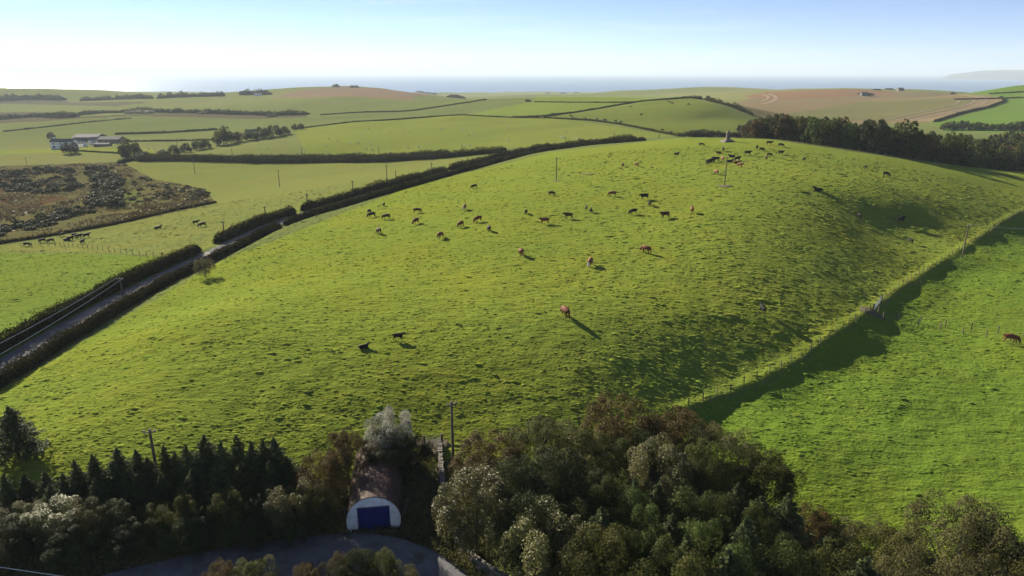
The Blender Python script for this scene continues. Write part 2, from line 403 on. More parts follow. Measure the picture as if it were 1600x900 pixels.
def mat_grass():
    m, n, l, b = mat_new('grass_ground')
    at = n.new('ShaderNodeAttribute'); at.attribute_name = 'growth'
    v = objcoord(n)
    mp = n.new('ShaderNodeMapping'); l.new(v, mp.inputs[0]); mp.inputs['Scale'].default_value = (.65, 1.3, 1.0); mp.inputs['Rotation'].default_value = (0, 0, .15)
    big = ramp(n, l, noise(n, l, v, .045, 3), .3, .7)
    mid = ramp(n, l, noise(n, l, v, .35, 4, .6), .3, .72)
    fine = ramp(n, l, noise(n, l, v, 2.2, 5, .7), .28, .72)
    c = mixcol(n, l, big, at.outputs['Color'], (1.14, 1.0, .88), 'MULTIPLY')
    dead = ramp(n, l, noise(n, l, v, .16, 5, .65), .55, .72)
    df = n.new('ShaderNodeMath'); df.operation = 'MULTIPLY'; df.inputs[1].default_value = .25; l.new(dead, df.inputs[0])
    c = mixcol(n, l, df.outputs[0], c, (1.05, .80, 1.05), 'MULTIPLY')
    c = mixcol(n, l, mid, c, (.78, .88, .82), 'MULTIPLY')
    c = mixcol(n, l, fine, c, (.78, .82, .74), 'MULTIPLY')
    l.new(c, b.inputs['Base Color'])
    b.inputs['Roughness'].default_value = 1.0; b.inputs['Specular IOR Level'].default_value = 0.0
    b.inputs['Sheen Weight'].default_value = .02; b.inputs['Sheen Roughness'].default_value = .5; b.inputs['Sheen Tint'].default_value = (.75, .9, .35, 1)
    add = n.new('ShaderNodeMath'); add.operation = 'ADD'
    l.new(noise(n, l, mp.outputs[0], .75, 3, .6), add.inputs[0])
    mu = n.new('ShaderNodeMath'); mu.operation = 'MULTIPLY'; mu.inputs[1].default_value = .35
    l.new(noise(n, l, v, 3.0, 4, .65), mu.inputs[0]); l.new(mu.outputs[0], add.inputs[1])
    bp = n.new('ShaderNodeBump'); bp.inputs['Strength'].default_value = .65; bp.inputs['Distance'].default_value = .5
    l.new(add.outputs[0], bp.inputs['Height']); l.new(bp.outputs[0], b.inputs['Normal'])
    return m
M_GRASS = mat_grass()
na, nr = GX.shape
idx = np.arange(na * nr).reshape(na, nr)
quads = np.stack([idx[:-1, :-1], idx[1:, :-1], idx[1:, 1:], idx[:-1, 1:]], -1).reshape(-1, 4)
V = np.stack([GX, GY, GZ], -1).reshape(-1, 3)
Vc = np.array([[0, 0, float(GZ[:, 0].mean())]])
fan = np.stack([np.full(na-1, na*nr), idx[1:, 0], idx[:-1, 0]], -1)
me = mesh_np('terrain', np.r_[V, Vc], [quads[:, ::-1], fan[:, ::-1]], [M_GRASS], smooth=True, attrs={'growth': np.r_[GC.reshape(-1, 3), [[.08,.08,.04]]]})
terrain = tag(link('terrain', me), 'rolling green pasture hills and fields running down to the sea', 'terrain', kind='structure')

# sea
m, n, l, b = mat_new('sea_water')
b.inputs['Base Color'].default_value = (.04, .10, .17, 1); b.inputs['Roughness'].default_value = .28; b.inputs['IOR'].default_value = 1.33
v = objcoord(n); bp = n.new('ShaderNodeBump'); bp.inputs['Strength'].default_value = .5; bp.inputs['Distance'].default_value = 1.0
l.new(noise(n, l, v, .02, 6, .6), bp.inputs['Height']); l.new(bp.outputs[0], b.inputs['Normal'])
S_R = 60000.0
k = 96; th = np.linspace(0, 2*math.pi, k, endpoint=False)
rings = [2000, 6000, 15000, 30000, S_R]
sv = np.concatenate([np.c_[np.cos(th)*r, np.sin(th)*r, np.zeros(k)] for r in rings])
sf = [(i*k+j, i*k+(j+1)%k, (i+1)*k+(j+1)%k, (i+1)*k+j) for i in range(len(rings)-1) for j in range(k)]
tag(link('sea', mesh_np('sea', sv, np.array(sf)[:, ::-1], [m])), 'calm hazy blue sea beyond the coastal fields', 'sea', kind='structure')

# haze
hz_m = bpy.data.materials.new('haze_air'); hz_m.use_nodes = True
hn, hl = hz_m.node_tree.nodes, hz_m.node_tree.links; hn.clear()
ho = hn.new('ShaderNodeOutputMaterial'); hv = hn.new('ShaderNodeVolumePrincipled')
hv.inputs['Color'].default_value = (.60, .69, .80, 1); hv.inputs['Density'].default_value = HAZE = .00009
hv.inputs['Anisotropy'].default_value = .1
hl.new(hv.outputs[0], ho.inputs['Volume'])
tag(MB().box(-62000, 62000, -62000, 62000, -25, 330).build('haze', hz_m), 'thin pale sea haze over the far fields and coast', 'haze', kind='stuff')

# island on the horizon
t = np.linspace(0, 1, 60); az = R(30.9) + t * R(18)
prof = .72 * np.interp(t, [0, .03, .12, .2, .33, .5, .75, 1], [0, 100, 185, 200, 190, 180, 160, 60]) + 10 * vnoise(t*100, t*0, 9, 3)
isl_v = []; ISL = 15000
for q in (-1500, -500, 0, 500, 1500):
    hh = prof * {-1500: 0, -500: .75, 0: 1, 500: .8, 1500: 0}[q] + (-3 if abs(q) == 1500 else 0)
    isl_v.append(np.c_[np.sin(az)*(ISL+q), np.cos(az)*(ISL+q), hh])
isl_v = np.concatenate(isl_v); n_ = 60
isl_f = [(i*n_+j, i*n_+j+1, (i+1)*n_+j+1, (i+1)*n_+j) for i in range(4) for j in range(n_-1)]
tag(link('island', mesh_np('island', isl_v, np.array(isl_f)[:, ::-1], [mat_simple('island_heath', (.06,.07,.04), (.09,.08,.05), .002)], smooth=True)), 'long low hazy headland across the sea', 'headland', kind='structure')

# roads
def ribbon(P, half, off, name, mat, lift_edges=0):
    P = np.asarray(P); T = np.gradient(P, axis=0); T /= np.linalg.norm(T, axis=1)[:, None]; N = np.c_[T[:, 1], -T[:, 0]]
    cols = np.linspace(-1, 1, 7); vv = []
    for c in cols:
        q = P + N * (half * c)
        if half > 2.2: q = P + N * (half * c + (.25 * vnoise(q[:, 0], q[:, 1], 2.0, 31) * (abs(c) > .9))[:, None])
        vv.append(np.c_[q, H(q[:, 0], q[:, 1]) + off])
    vv = np.stack(vv, 1).reshape(-1, 3); c = len(cols)
    ff = [(i*c+j, i*c+j+1, (i+1)*c+j+1, (i+1)*c+j) for i in range(len(P)-1) for j in range(c-1)]
    return link(name, mesh_np(name, vv, np.array(ff)[:, ::-1], [mat], smooth=True))
def mat_asphalt(name, c0, c1):
    m, n, l, b = mat_new(name); v = objcoord(n)
    f = noise(n, l, v, .7, 5, .6); g = noise(n, l, v, 14, 3, .7)
    c = mixcol(n, l, ramp(n, l, f, .35, .65), c0, c1); c = mixcol(n, l, ramp(n, l, g, .35, .7), c, (.7, .7, .72), 'MULTIPLY'); c = mixcol(n, l, ramp(n, l, noise(n, l, v, .45, 6, .7), .52, .68), c, (.10, .088, .066))
    l.new(c, b.inputs['Base Color']); b.inputs['Roughness'].default_value = 1.0; b.inputs['Specular IOR Level'].default_value = .03
    bp = n.new('ShaderNodeBump'); bp.inputs['Strength'].default_value = .3; bp.inputs['Distance'].default_value = .02
    l.new(g, bp.inputs['Height']); l.new(bp.outputs[0], b.inputs['Normal']); return m
M_ASPH = mat_asphalt('worn_asphalt', (.14,.14,.15), (.20,.195,.195))
tag(ribbon(lane, 2.0, .07, 'lane', M_ASPH), 'narrow grey asphalt lane between two hedges', 'lane', kind='structure')
tag(ribbon(road, 2.6, .06, 'road', M_ASPH), 'curving asphalt road in front of the hut', 'road', kind='structure')

# tractor tracks round the stubble headland
M_TRACK = mat_simple('bare_track_soil', (.225,.16,.105), (.19,.14,.09), .1)
for pts, w in (([(1400,188),(1470,173),(1515,163),(1525,157),(1500,153)], 1.6), ([(1425,188),(1490,174),(1535,163),(1545,156),(1515,151)], 1.6), ([(1380,188),(1450,172),(1495,162),(1500,157),(1470,154)], 1.3), ([(1200,147),(1210,150),(1213,154),(1206,159),(1190,163)], 3.0), ([(1190,147),(1200,151),(1200,155),(1190,158)], 2.0)):
    P = smooth_line(line(pts, 4), 6.0, 4)
    tag(ribbon(P, w, .25, 'tractor_track', M_TRACK), 'bare wheel track worn around the stubble field', 'track', kind='structure')
# ------------------------------------------------------------------ plants
M_BARK = mat_simple('bark', (.075,.06,.045), (.12,.10,.08), 4, bump=.4)
M_BARK_GREY = mat_simple('grey_bark', (.16,.14,.115), (.09,.08,.065), 4, bump=.4)
M_STEMS = mat_simple('hedge_stems', (.026,.020,.011), (.040,.031,.016), 2, rough=1, spec=0)
LM = {
 'olive':  mat_leaf('leaf_olive', (.028,.031,.007), (.115,.120,.028), .30),
 'green':  mat_leaf('leaf_green', (.025,.035,.008), (.095,.122,.028), .32),
 'bright': mat_leaf('leaf_bright', (.050,.056,.012), (.195,.190,.060), .35, spec=.3, rough=.45),
 'brown':  mat_leaf('leaf_brown', (.042,.031,.009), (.135,.096,.030), .25, hue_obj=.10),
 'grey':   mat_leaf('leaf_grey', (.052,.052,.018), (.155,.145,.055), .32),
 'spruce': mat_leaf('needles_spruce', (.026,.037,.013), (.105,.130,.048), .25, rough=.6),
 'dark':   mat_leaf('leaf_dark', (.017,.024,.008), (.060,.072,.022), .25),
 'white':  mat_leaf('white_blossom', (.07,.08,.035), (.50,.48,.42), .35, hue_obj=.05),
 'hedge':  mat_leaf('hedge_leaf', (.026,.025,.008), (.080,.074,.026), .15, hue_obj=.2, spec=0),
 'gorse':  mat_leaf('gorse', (.020,.024,.008), (.105,.105,.038), .2),
 'dry':    mat_leaf('dry_grass', (.10,.085,.045), (.28,.23,.13), .3),
}
def unit(n, up=0.0):
    v = rng.normal(size=(n, 3)); v[:, 2] += up; return v / np.linalg.norm(v, axis=1)[:, None]
def leaf_cloud(C, Nrm, size, tint, aspect=.55):
    """one small diamond face for each leaf"""
    n = len(C); Nrm = Nrm / (np.linalg.norm(Nrm, axis=1)[:, None] + 1e-9)
    r = unit(n); a = np.cross(Nrm, r); a /= np.linalg.norm(a, axis=1)[:, None] + 1e-9; b = np.cross(Nrm, a)
    s = np.broadcast_to(size, n)[:, None] * .5
    V = np.stack([C + a*s, C + b*s*aspect + Nrm*s*.15, C - a*s, C - b*s*aspect + Nrm*s*.15], 1).reshape(-1, 3)
    F = np.arange(4*n).reshape(n, 4)
    return V, F, np.repeat(tint, 4)
def clumped(n_cl, per, shape, leaf, spread=.27, up=.35, flat=1.0, z0=.25):
    """crown of unit radius/height: clumps near the surface of a rounded form, leaves on the outside of each clump"""
    cl = []
    while len(cl) < n_cl:
        p = rng.uniform(-1, 1, 3)
        q = p.copy(); q[2] = (p[2] * .5 + .5)                  # 0..1 height
        w = shape(q[2])
        rr = math.hypot(p[0], p[1])
        if rr > w: continue
        if rr < .45 * w and q[2] < .72: continue
        cl.append((p[0], p[1], z0 + (1 - z0) * q[2]))
    cl = np.array(cl); cs = rng.uniform(.6, 1.25, n_cl) * spread
    C, N, T = [], [], []
    for k in range(n_cl):
        d = unit(per, .5); rad = cs[k] * rng.uniform(.55, 1.05, per)**.6
        p = cl[k] + d * rad[:, None] * np.array([1, 1, .8 * flat])
        C.append(p); N.append(d * .7 + unit(per) * .7 + np.array([0, 0, up]))
        T.append(np.clip(.45 + .19 * rng.normal(size=per) + rng.normal() * .2, 0, 1))
    C = np.concatenate(C); C[:, 2] = np.maximum(C[:, 2], .02)
    return cl, C, np.concatenate(N), np.concatenate(T)
def round_shape(h): return math.sqrt(max(0, 1 - (1.75*h - .75)**2)) if h > .43 else .72 + .28 * h / .43
def dome_shape(h): return math.sqrt(max(0.01, 1 - h*h))
def limbs(cl, mat, name, asp, r=.05):
    h_trunk = .25 * asp
    mb = MB(); mb.tube([(0,0,-.06*asp), (.01,.01,h_trunk), (.0,.02,.55*asp)], [r, r*.75, r*.4], 7)
    for c in cl[rng.permutation(len(cl))[:14]]:
        a = np.array((.005, .01, h_trunk * rng.uniform(.55, 1.5))); e = c * np.array([.86, .86, .93]); mid = a*.45 + e*.55 + np.array([0, 0, -.03])
        mb.tube([a, mid, e], [r*.45, r*.28, r*.1], 5, cap=False)
    return mb.mesh(name, mat)
VAR = {}
ASP = {}
def fit(C, asp):
    """scale a crown to unit radius and height asp"""
    r_ = np.quantile(np.hypot(C[:, 0], C[:, 1]), .97); h_ = np.quantile(C[:, 2], .998)
    return np.array([1 / r_, 1 / r_, asp / h_])
def make_broad(key, leafmat, n_cl, per, leaf, shape=round_shape, bark=M_BARK, asp=2.0, **k):
    cl, C, N, T = clumped(n_cl, per, shape, leaf, **k)
    f = fit(C, asp); C = C * f; cl = cl * f; ASP[key] = asp
    V, F, t = leaf_cloud(C, N, leaf * rng.uniform(.7, 1.3, len(C)), T)
    crown = mesh_np('crown_' + key, V, F, [LM[leafmat]], attrs={'tint': t})
    VAR[key] = (crown, limbs(cl, bark, 'trunk_' + key, asp))
def make_spruce(key, n_whorl, per, leaf):
    C, N, T = [], [], []
    mb = MB(); mb.tube([(0,0,-.05), (0,0,.5), (0,0,1.0)], [.022, .013, .003], 6)
    for w in range(n_whorl):
        h = .06 + .93 * (w / (n_whorl - 1))**.92; L = (1 - h)**.85 * .98 + .015
        nb = 7 if h < .8 else 5
        for q in range(nb):
            a = 2*math.pi*(q + rng.uniform(0, 1)) / nb; l_ = L * rng.uniform(.5, 1.15)
            d = np.array([math.cos(a), math.sin(a), 0]); side = np.array([-d[1], d[0], 0])
            n = max(6, int(per * (l_ + .12)))
            t = rng.uniform(.05, 1, n)**.7
            p = d * (t*l_)[:, None] + side * (rng.normal(size=n) * .24 * l_ * (1.2 - t))[:, None]
            p[:, 2] = h + (.10 * t - .16 * t*t * (1 - h)) * l_ * .55 + rng.normal(size=n) * .010
            C.append(p); N.append(np.tile(np.array([0, 0, 1.0]), (n, 1)) + unit(n) * .8 + d * .35)
            T.append(np.clip(.2 + .5 * t + .2 * rng.normal(size=n), 0, 1))
            mb.tube([(0, 0, h), d * l_ * .5 + np.array([0, 0, h + .01]), d * l_ * .9 + np.array([0, 0, h - .03*l_])], [.006, .004, .001], 4, cap=False)
    C = np.concatenate(C); f = fit(C, 2.6); C = C * f; mb.v = [tuple(np.array(v) * f) for v in mb.v]; ASP[key] = 2.6
    V, F, t = leaf_cloud(C, np.concatenate(N), leaf * rng.uniform(.6, 1.3, len(C)), np.concatenate(T), .42)
    VAR[key] = (mesh_np('crown_' + key, V, F, [LM['spruce']], attrs={'tint': t}), mb.mesh('trunk_' + key, M_BARK))

# near trees (leaf size is relative to the crown radius)
for i in range(2): make_broad('olive%d' % i, 'olive', 42, 620, .042)
for i in range(2): make_broad('green%d' % i, 'green', 42, 620, .042)
for i in range(2): make_broad('bright%d' % i, 'bright', 46, 560, .046)
for i in range(2): make_broad('brown%d' % i, 'brown', 60, 400, .040, shape=dome_shape, spread=.24, z0=.12, asp=1.7)
for i in range(2): make_broad('grey%d' % i, 'grey', 52, 380, .040, spread=.24, bark=M_BARK_GREY)
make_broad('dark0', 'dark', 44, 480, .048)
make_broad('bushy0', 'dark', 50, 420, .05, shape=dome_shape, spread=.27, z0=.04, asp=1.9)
make_broad('white0', 'white', 46, 420, .042, spread=.24, asp=2.0)
for i in range(3): make_spruce('spruce%d' % i, 20, 150, .10)
# the same kinds for the distance
for i in range(4): make_broad('wood%d' % i, ('olive', 'green', 'dark', 'brown')[i], 34, 95, .135, spread=.30, asp=1.65, shape=dome_shape, z0=.16)
for i in range(2): make_broad('gorse%d' % i, 'gorse', 16, 75, .20, shape=dome_shape, spread=.34, z0=.08, asp=.75)

def plant(name, key, base, height, radius, label, cat, group=None, rz=None):
    """an Empty at the foot, its crown and trunk as parts; crown data is shared by all of a kind"""
    o = link(name, None, loc=tuple(base)); o.empty_display_size = .5
    tag(o, label, cat, group)
    rz = random.uniform(0, 6.28) if rz is None else rz
    cr, tr = VAR[key]
    link('crown', cr, o, rot=(0, 0, rz), scale=(radius * random.uniform(.93, 1.07), radius * random.uniform(.93, 1.07), height / ASP[key]))
    link('trunk', tr, o, rot=(0, 0, rz), scale=(radius * .9, radius * .9, height / ASP[key]))
    return o
def rise(px, py_base, py_top):
    """a foot point and how tall a thing there must be to reach a row"""
    b = hit1(px, py_base); r_ = math.hypot(b[0], b[1]); v = ray(px, py_top)
    top = CAM_Z + v[2] / math.hypot(v[0], v[1]) * r_
    return b, top - b[2]
def px_size(b): return math.sqrt(b[0]**2 + b[1]**2 + (CAM_Z - b[2])**2) / FOC
def tree_px(name, key, px, pb, pt, hw, label, cat='tree', group=None):
    b, h = rise(px, pb, pt)
    r_ = hw * px_size(b) * .93
    if 'spruce' not in key and h > 2: r_ = max(r_, h * .40)
    return plant(name, key, b, max(h * .97, .6), r_, label, cat, group)

def hedge(P, height, width, dens, leaf, name, label, cat='hedge', group=None, mat='hedge', wob=.3, parts=True, bulge=0.0):
    """a hedge along a ground polyline: dense dark stems inside, leaves all over the outside"""
    P = np.asarray(P)[:, :2]
    ds = np.linalg.norm(np.diff(P, axis=0), axis=1); s = np.r_[0, np.cumsum(ds)]; L = s[-1]
    T = np.gradient(P, axis=0); T /= np.linalg.norm(T, axis=1)[:, None] + 1e-9; Nn = np.c_[T[:, 1], -T[:, 0]]
    mid = len(P) // 2; root = link(name, None, loc=(P[mid, 0], P[mid, 1], float(H(P[mid, 0], P[mid, 1]))))
    tag(root, label, cat, group); org = np.array(root.location)
    hf = lambda x, y: 1 + wob * (vnoise(x, y, 5, 41) + .7 * vnoise(x, y, 1.7, 42)) + bulge * np.clip(vnoise(x, y, 14, 44) - .1, 0, 1) * 3
    prof = [(-.5, -.12), (-.47, .45), (-.34, .82), (0, .93), (.34, .82), (.47, .45), (.5, -.12)]
    V = []
    hs = height * hf(P[:, 0], P[:, 1]); wn_ = width * (1 + wob * .8 * vnoise(P[:, 0] + 50, P[:, 1], 4, 43))
    for a, b in prof:
        q = P + Nn * (a * .74 * wn_)[:, None]
        V.append(np.c_[q, H(q[:, 0], q[:, 1]) + b * .80 * hs])
    V = np.stack(V, 1).reshape(-1, 3); c = len(prof)
    F = np.array([(i*c+j, i*c+j+1, (i+1)*c+j+1, (i+1)*c+j) for i in range(len(P)-1) for j in range(c-1)])
    link('stems', mesh_np('stems', V - org, F, [M_STEMS]), root)
    n = int(L * dens); u = rng.uniform(0, L, n)
    cx = np.interp(u, s, P[:, 0]); cyy = np.interp(u, s, P[:, 1]); nx = np.interp(u, s, Nn[:, 0]); ny = np.interp(u, s, Nn[:, 1])
    th = rng.uniform(-.1, 1.1, n) * math.pi
    rr = 1 + .13 * rng.normal(size=n) + .22 * (rng.uniform(0, 1, n) > .93)
    ca, sa = np.cos(th), np.sin(th)
    ea = np.sign(ca) * np.abs(ca)**.6 * .5 * rr; eb = np.maximum(np.sign(sa) * np.abs(sa)**.6 * rr, -.02)
    endt = np.minimum(u, L - u); taper = np.clip(endt / (width * .6), .25, 1)**.5
    hl_ = height * hf(cx, cyy) * taper; wl_ = width * (1 + wob * .8 * vnoise(cx + 50, cyy, 4, 43))
    x = cx + nx * ea * wl_; y = cyy + ny * ea * wl_
    C = np.c_[x, y, H(x, y) + eb * hl_]
    N = np.c_[nx * ca, ny * ca, sa] + unit(n) * .8
    t = np.clip(.42 + .25 * rng.normal(size=n) + .9 * vnoise(x, y, 2.2, 47), 0, 1)
    V, F, t = leaf_cloud(C - org, N, leaf * rng.uniform(.6, 1.4, n), t)
    link('foliage', mesh_np('foliage', V, F, [LM[mat]], attrs={'tint': t}), root)
    return root
# ------------------------------------------------------------------ the hut, the trees and shrubs around the road
# corrugated round-roofed hut
M_RUST = None
def mat_rust():
    m, n, l, b = mat_new('rusted_corrugated_iron'); v = objcoord(n)
    f = noise(n, l, v, .9, 6, .65); g = noise(n, l, v, 6, 4, .6)
    c = mixcol(n, l, ramp(n, l, f, .3, .7), (.048, .022, .014), (.095, .044, .027)); c = mixcol(n, l, ramp(n, l, g, .3, .7), c, (.65, .6, .6), 'MULTIPLY')
    l.new(c, b.inputs['Base Color']); b.inputs['Roughness'].default_value = .8; return m
def mat_whitewash():
    m, n, l, b = mat_new('whitewashed_wall'); v = objcoord(n)
    f = noise(n, l, v, 1.6, 6, .7); sp = n.new('ShaderNodeSeparateXYZ'); l.new(v, sp.inputs[0])
    c = mixcol(n, l, ramp(n, l, f, .45, .75), (.80, .80, .78), (.52, .52, .48))
    g = noise(n, l, v, 7, 4, .7); c = mixcol(n, l, ramp(n, l, g, .62, .72), c, (.35, .34, .30))
    l.new(c, b.inputs['Base Color']); b.inputs['Roughness'].default_value = .9
    bp = n.new('ShaderNodeBump'); bp.inputs['Strength'].default_value = .4; bp.inputs['Distance'].default_value = .03; l.new(f, bp.inputs['Height']); l.new(bp.outputs[0], b.inputs['Normal'])
    return m
M_RUST = mat_rust(); M_WHITE = mat_whitewash()
M_BLUE = mat_simple('blue_painted_steel', (.014,.022,.19), (.011,.017,.14), 2, rough=.5, spec=.4)
M_CONC = mat_simple('concrete', (.30,.29,.27), (.20,.195,.18), 1.5, bump=.3)
hut_b = hit1(585, 829)
HR = 39 * px_size(hut_b) * .985
hut = tag(link('round_roofed_hut', None, loc=tuple(hut_b), rot=(0, 0, R(7.5))), 'rusty round-roofed iron hut with white front wall and blue doors by the road', 'hut')
def arch(r, k=22, zc=None):
    """slightly more than half a circle, standing on the ground"""
    zc = r * .42; a0 = math.asin(zc / r)
    return [(r * math.cos(a), zc + r * math.sin(a)) for a in np.linspace(-a0, math.pi + a0, k)]
HL = 9.5
outer = arch(HR, 41)
DW0, DW1, DH = -HR + 2*HR*.22, -HR + 2*HR*.79, HR * 1.03        # door opening
# front wall with the door opening: fan of quads between the arch and the opening
mb = MB()
inner = []
for x, z in outer:
    zc = HR * .42
    ang = math.atan2(z - zc*.9, x)
    if x >= DW1: inner.append((DW1, min(max(z, 0), DH)))
    elif x <= DW0: inner.append((DW0, min(max(z, 0), DH)))
    else: inner.append((x, DH))
T_ = .22
for y in (0, T_):
    pass
vs_, fs_ = [], []
k = len(outer)
for y in (0, T_):
    for (x, z) in outer: vs_.append((x, y, z - (.15 if z <= .01 else 0)))
    for (x, z) in inner: vs_.append((x, y, z - (.15 if z <= .01 else 0)))
for i in range(k - 1):
    fs_.append((i, k + i, k + i + 1, i + 1))                                  # front
    fs_.append((2*k + i, 2*k + i + 1, 3*k + i + 1, 3*k + i))                  # back
    fs_.append((i, i + 1, 2*k + i + 1, 2*k + i)); fs_.append((k + i, 3*k + i, 3*k + i + 1, k + i + 1))
mb.add(vs_, fs_); mb.build('front_wall', M_WHITE, hut)
# doors: two leaves with ribs
for x0, x1, nm in ((DW0 + .02, (DW0 + DW1)/2 - .01, 'door'), ((DW0 + DW1)/2 + .01, DW1 - .02, 'door')):
    d_ = MB().box(x0, x1, .13, .18, .03, DH - .02)
    w_ = (x1 - x0) / 9
    for q in range(9): d_.box(x0 + q*w_ + .015, x0 + (q+1)*w_ - .045, .10, .131, .05, DH - .05)
    dob = d_.build(nm, M_BLUE, hut)
hd = MB().box((DW0 + DW1)/2 - .12, (DW0 + DW1)/2 - .06, .06, .10, 1.0, 1.25).build('handle', mat_simple('dark_iron', (.05,.05,.05)), dob)
for x in (DW0 - .06, DW1): MB().box(x, x + .06, -.02, .12, 0, DH + .05).build('door_jamb', M_BLUE, hut)
MB().box(DW0 - .06, DW1 + .06, -.03, .12, DH, DH + .07).build('lintel', M_CONC, hut)
for q in (.35, .8): MB().box(DW0 + .03, DW1 - .03, .085, .10, DH*q - .05, DH*q + .05).build('door_bar', M_BLUE, hut)
MB().box(-HR - .05, HR + .05, -.35, -.005, -.3, .05).build('apron', M_CONC, hut)
# corrugated sheets laid in rings
rib = 12
for sidx in range(12):
    y0, y1 = .06 + sidx * HL / 12, .06 + (sidx + 1) * HL / 12 + .05
    n_s = 9; vs_, fs_ = [], []
    pr = arch(1.0, 25)
    for q in range(n_s):
        y = y0 + (y1 - y0) * q / (n_s - 1)
        rr_ = HR + .05 + (.02 if q % 2 else 0) + (.012 if sidx % 2 else 0)
        vs_ += [(a * rr_, y, b * rr_ - (.1 if b <= .001 else 0)) for a, b in pr]
    c = len(pr)
    fs_ = [(i*c+j, (i+1)*c+j, (i+1)*c+j+1, i*c+j+1) for i in range(n_s-1) for j in range(c-1)]
    MB().add(vs_, fs_).build('roof_sheet', M_RUST, hut)
MB().add([(x*.99, HL, z) for x, z in outer], [tuple(range(len(outer)))]).build('back_wall', M_RUST, hut)

# spruces along the field edge
SPR = [(20,800,738,15),(50,796,738,16),(82,790,730,16),(108,788,738,14),(130,786,722,17),(158,782,706,19),(184,778,724,16),(196,776,697,20),(224,772,702,18),(240,774,716,16),
       (268,772,700,17),(283,770,706,16),(302,772,700,19),(318,776,712,16),(331,768,676,22),(356,772,688,20),(380,770,678,22),(402,776,688,22),(420,770,690,20),(437,766,684,24),(455,778,712,20),
       (90,812,752,16),(215,800,735,19),(310,800,730,22),(385,800,722,22),(260,800,735,18),(160,806,742,18),(350,800,728,20),(430,796,720,20)]
for i, (x, b_, t_, w) in enumerate(SPR):
    tree_px('spruce_tree', 'spruce%d' % (i % 3), x, b_, t_ - random.uniform(0, 9), w * random.uniform(1.35, 1.8), ('tall ' if t_ < 705 else 'short ') + ('front row ' if b_ > 792 else '') + 'young spruce ' + ('near the lone pasture tree' if x < 140 else 'close to the wooden pole by the pasture' if x < 325 else 'towards the brown hawthorn and the hut'), 'conifer', 'spruces along the field edge')
# shrubs in front of them
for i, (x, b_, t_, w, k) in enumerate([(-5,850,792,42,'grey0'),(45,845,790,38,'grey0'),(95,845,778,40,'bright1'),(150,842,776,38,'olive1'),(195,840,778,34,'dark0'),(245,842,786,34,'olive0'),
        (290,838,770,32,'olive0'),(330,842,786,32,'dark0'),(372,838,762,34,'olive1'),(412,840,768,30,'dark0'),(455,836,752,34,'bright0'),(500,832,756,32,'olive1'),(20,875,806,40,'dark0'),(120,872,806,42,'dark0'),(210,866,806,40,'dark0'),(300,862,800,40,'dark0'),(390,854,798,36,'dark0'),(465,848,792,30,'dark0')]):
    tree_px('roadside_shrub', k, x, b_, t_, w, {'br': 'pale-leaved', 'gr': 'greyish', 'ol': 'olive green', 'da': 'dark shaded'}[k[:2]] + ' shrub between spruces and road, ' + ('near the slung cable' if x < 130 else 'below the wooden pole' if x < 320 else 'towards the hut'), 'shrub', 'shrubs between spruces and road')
tree_px('hawthorn_bush', 'brown0', 502, 782, 706, 44, 'reddish brown hawthorn bush left of the hut against the pasture', 'bush')
tree_px('hawthorn_bush', 'brown1', 545, 748, 672, 40, 'tall brown bush leaning over the back of the hut', 'bush')
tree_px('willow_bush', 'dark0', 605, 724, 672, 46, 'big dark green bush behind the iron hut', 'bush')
tree_px('flowering_bush', 'white0', 612, 712, 643, 38, 'white-flowering bush rising behind the iron hut', 'bush')
tree_px('ivy_bush', 'bushy0', 594, 752, 712, 36, 'dark ivy-covered bush spilling over the back of the hut roof', 'bush')
tree_px('willow_bush', 'dark0', 652, 735, 678, 20, 'narrow dark bush at the back right corner of the hut', 'bush')
tree_px('pasture_tree', 'spruce1', 30, 712, 630, 36, 'lone dark tree standing in the pasture beside a fence post', 'tree')
# the clump on the right of the hut
L_G = 'trees of the clump beside the stone wall'
CL = [('brown0',765,745,680,58,'brown hawthorn at the pole end of the clump'),('olive0',850,722,655,56,'olive thorn between pale bush and clump crest'),('brown0',965,722,620,68,'tall dark brown thorn at the top of the clump'),
 ('brown1',1050,738,640,64,'reddish brown thorn on the clump edge by the pasture fence'),('olive0',900,775,668,66,'olive green tree in the middle of the clump'),('green0',985,765,672,52,'grey-green tree below the tall dark thorn'),
 ('bright0',1020,810,690,48,'pale yellow-green tree rising from the middle of the clump'),('grey0',1120,770,668,58,'greyish olive tree on the clump edge by the right field'),('olive1',1190,800,700,52,'olive tree with bare trunk on the clump edge by the right field'),
 ('olive1',1090,800,690,50,'olive tree behind the spruces of the clump'),
 ('bright1',745,865,738,62,'pale-leaved bush beside the stone wall'),('dark0',815,835,712,58,'dark shaded tree behind the pale-leaved bush'),('dark0',880,835,700,55,'dark shaded tree under the brown thorns'),('dark0',830,905,770,50,'dark shaded bush below the wall side trees'),
 ('bright0',855,945,800,62,'light green sunlit tree in front of the spruces'),('olive1',920,985,822,60,'olive bush in front of the light green tree'),
 ('brown1',1262,880,785,46,'reddish thorn bush at the foot of the spruces by the right field'),('grey0',1345,905,815,52,'thin grey-green bush on the right field edge'),('olive0',1400,955,830,62,'olive bush between two thin grey-green trees'),
 ('grey1',1478,945,782,72,'tall thin-leaved grey-green tree on the right field edge'),('olive1',1545,950,815,58,'olive tree at the outer end of the clump'),('grey0',1420,1010,850,60,'grey-brown bush under the tall thin-leaved tree'),
 ('olive1',1300,985,850,58,'olive green bush below the reddish thorn'),('olive0',1590,1000,855,50,'low olive bush beyond the clump end'),('grey1',1530,1040,880,60,'grey bush below the outer olive tree'),('olive0',1060,1040,860,52,'olive bush at the road side of the spruces')]
for k, x, b_, t_, w, lab in CL:
    tree_px('clump_tree' if 'tree' in lab else 'thorn_tree' if 'thorn' in lab else 'clump_bush', k, x, b_, t_, w, lab, 'tree' if ('tree' in lab or 'thorn' in lab) else 'bush', L_G)
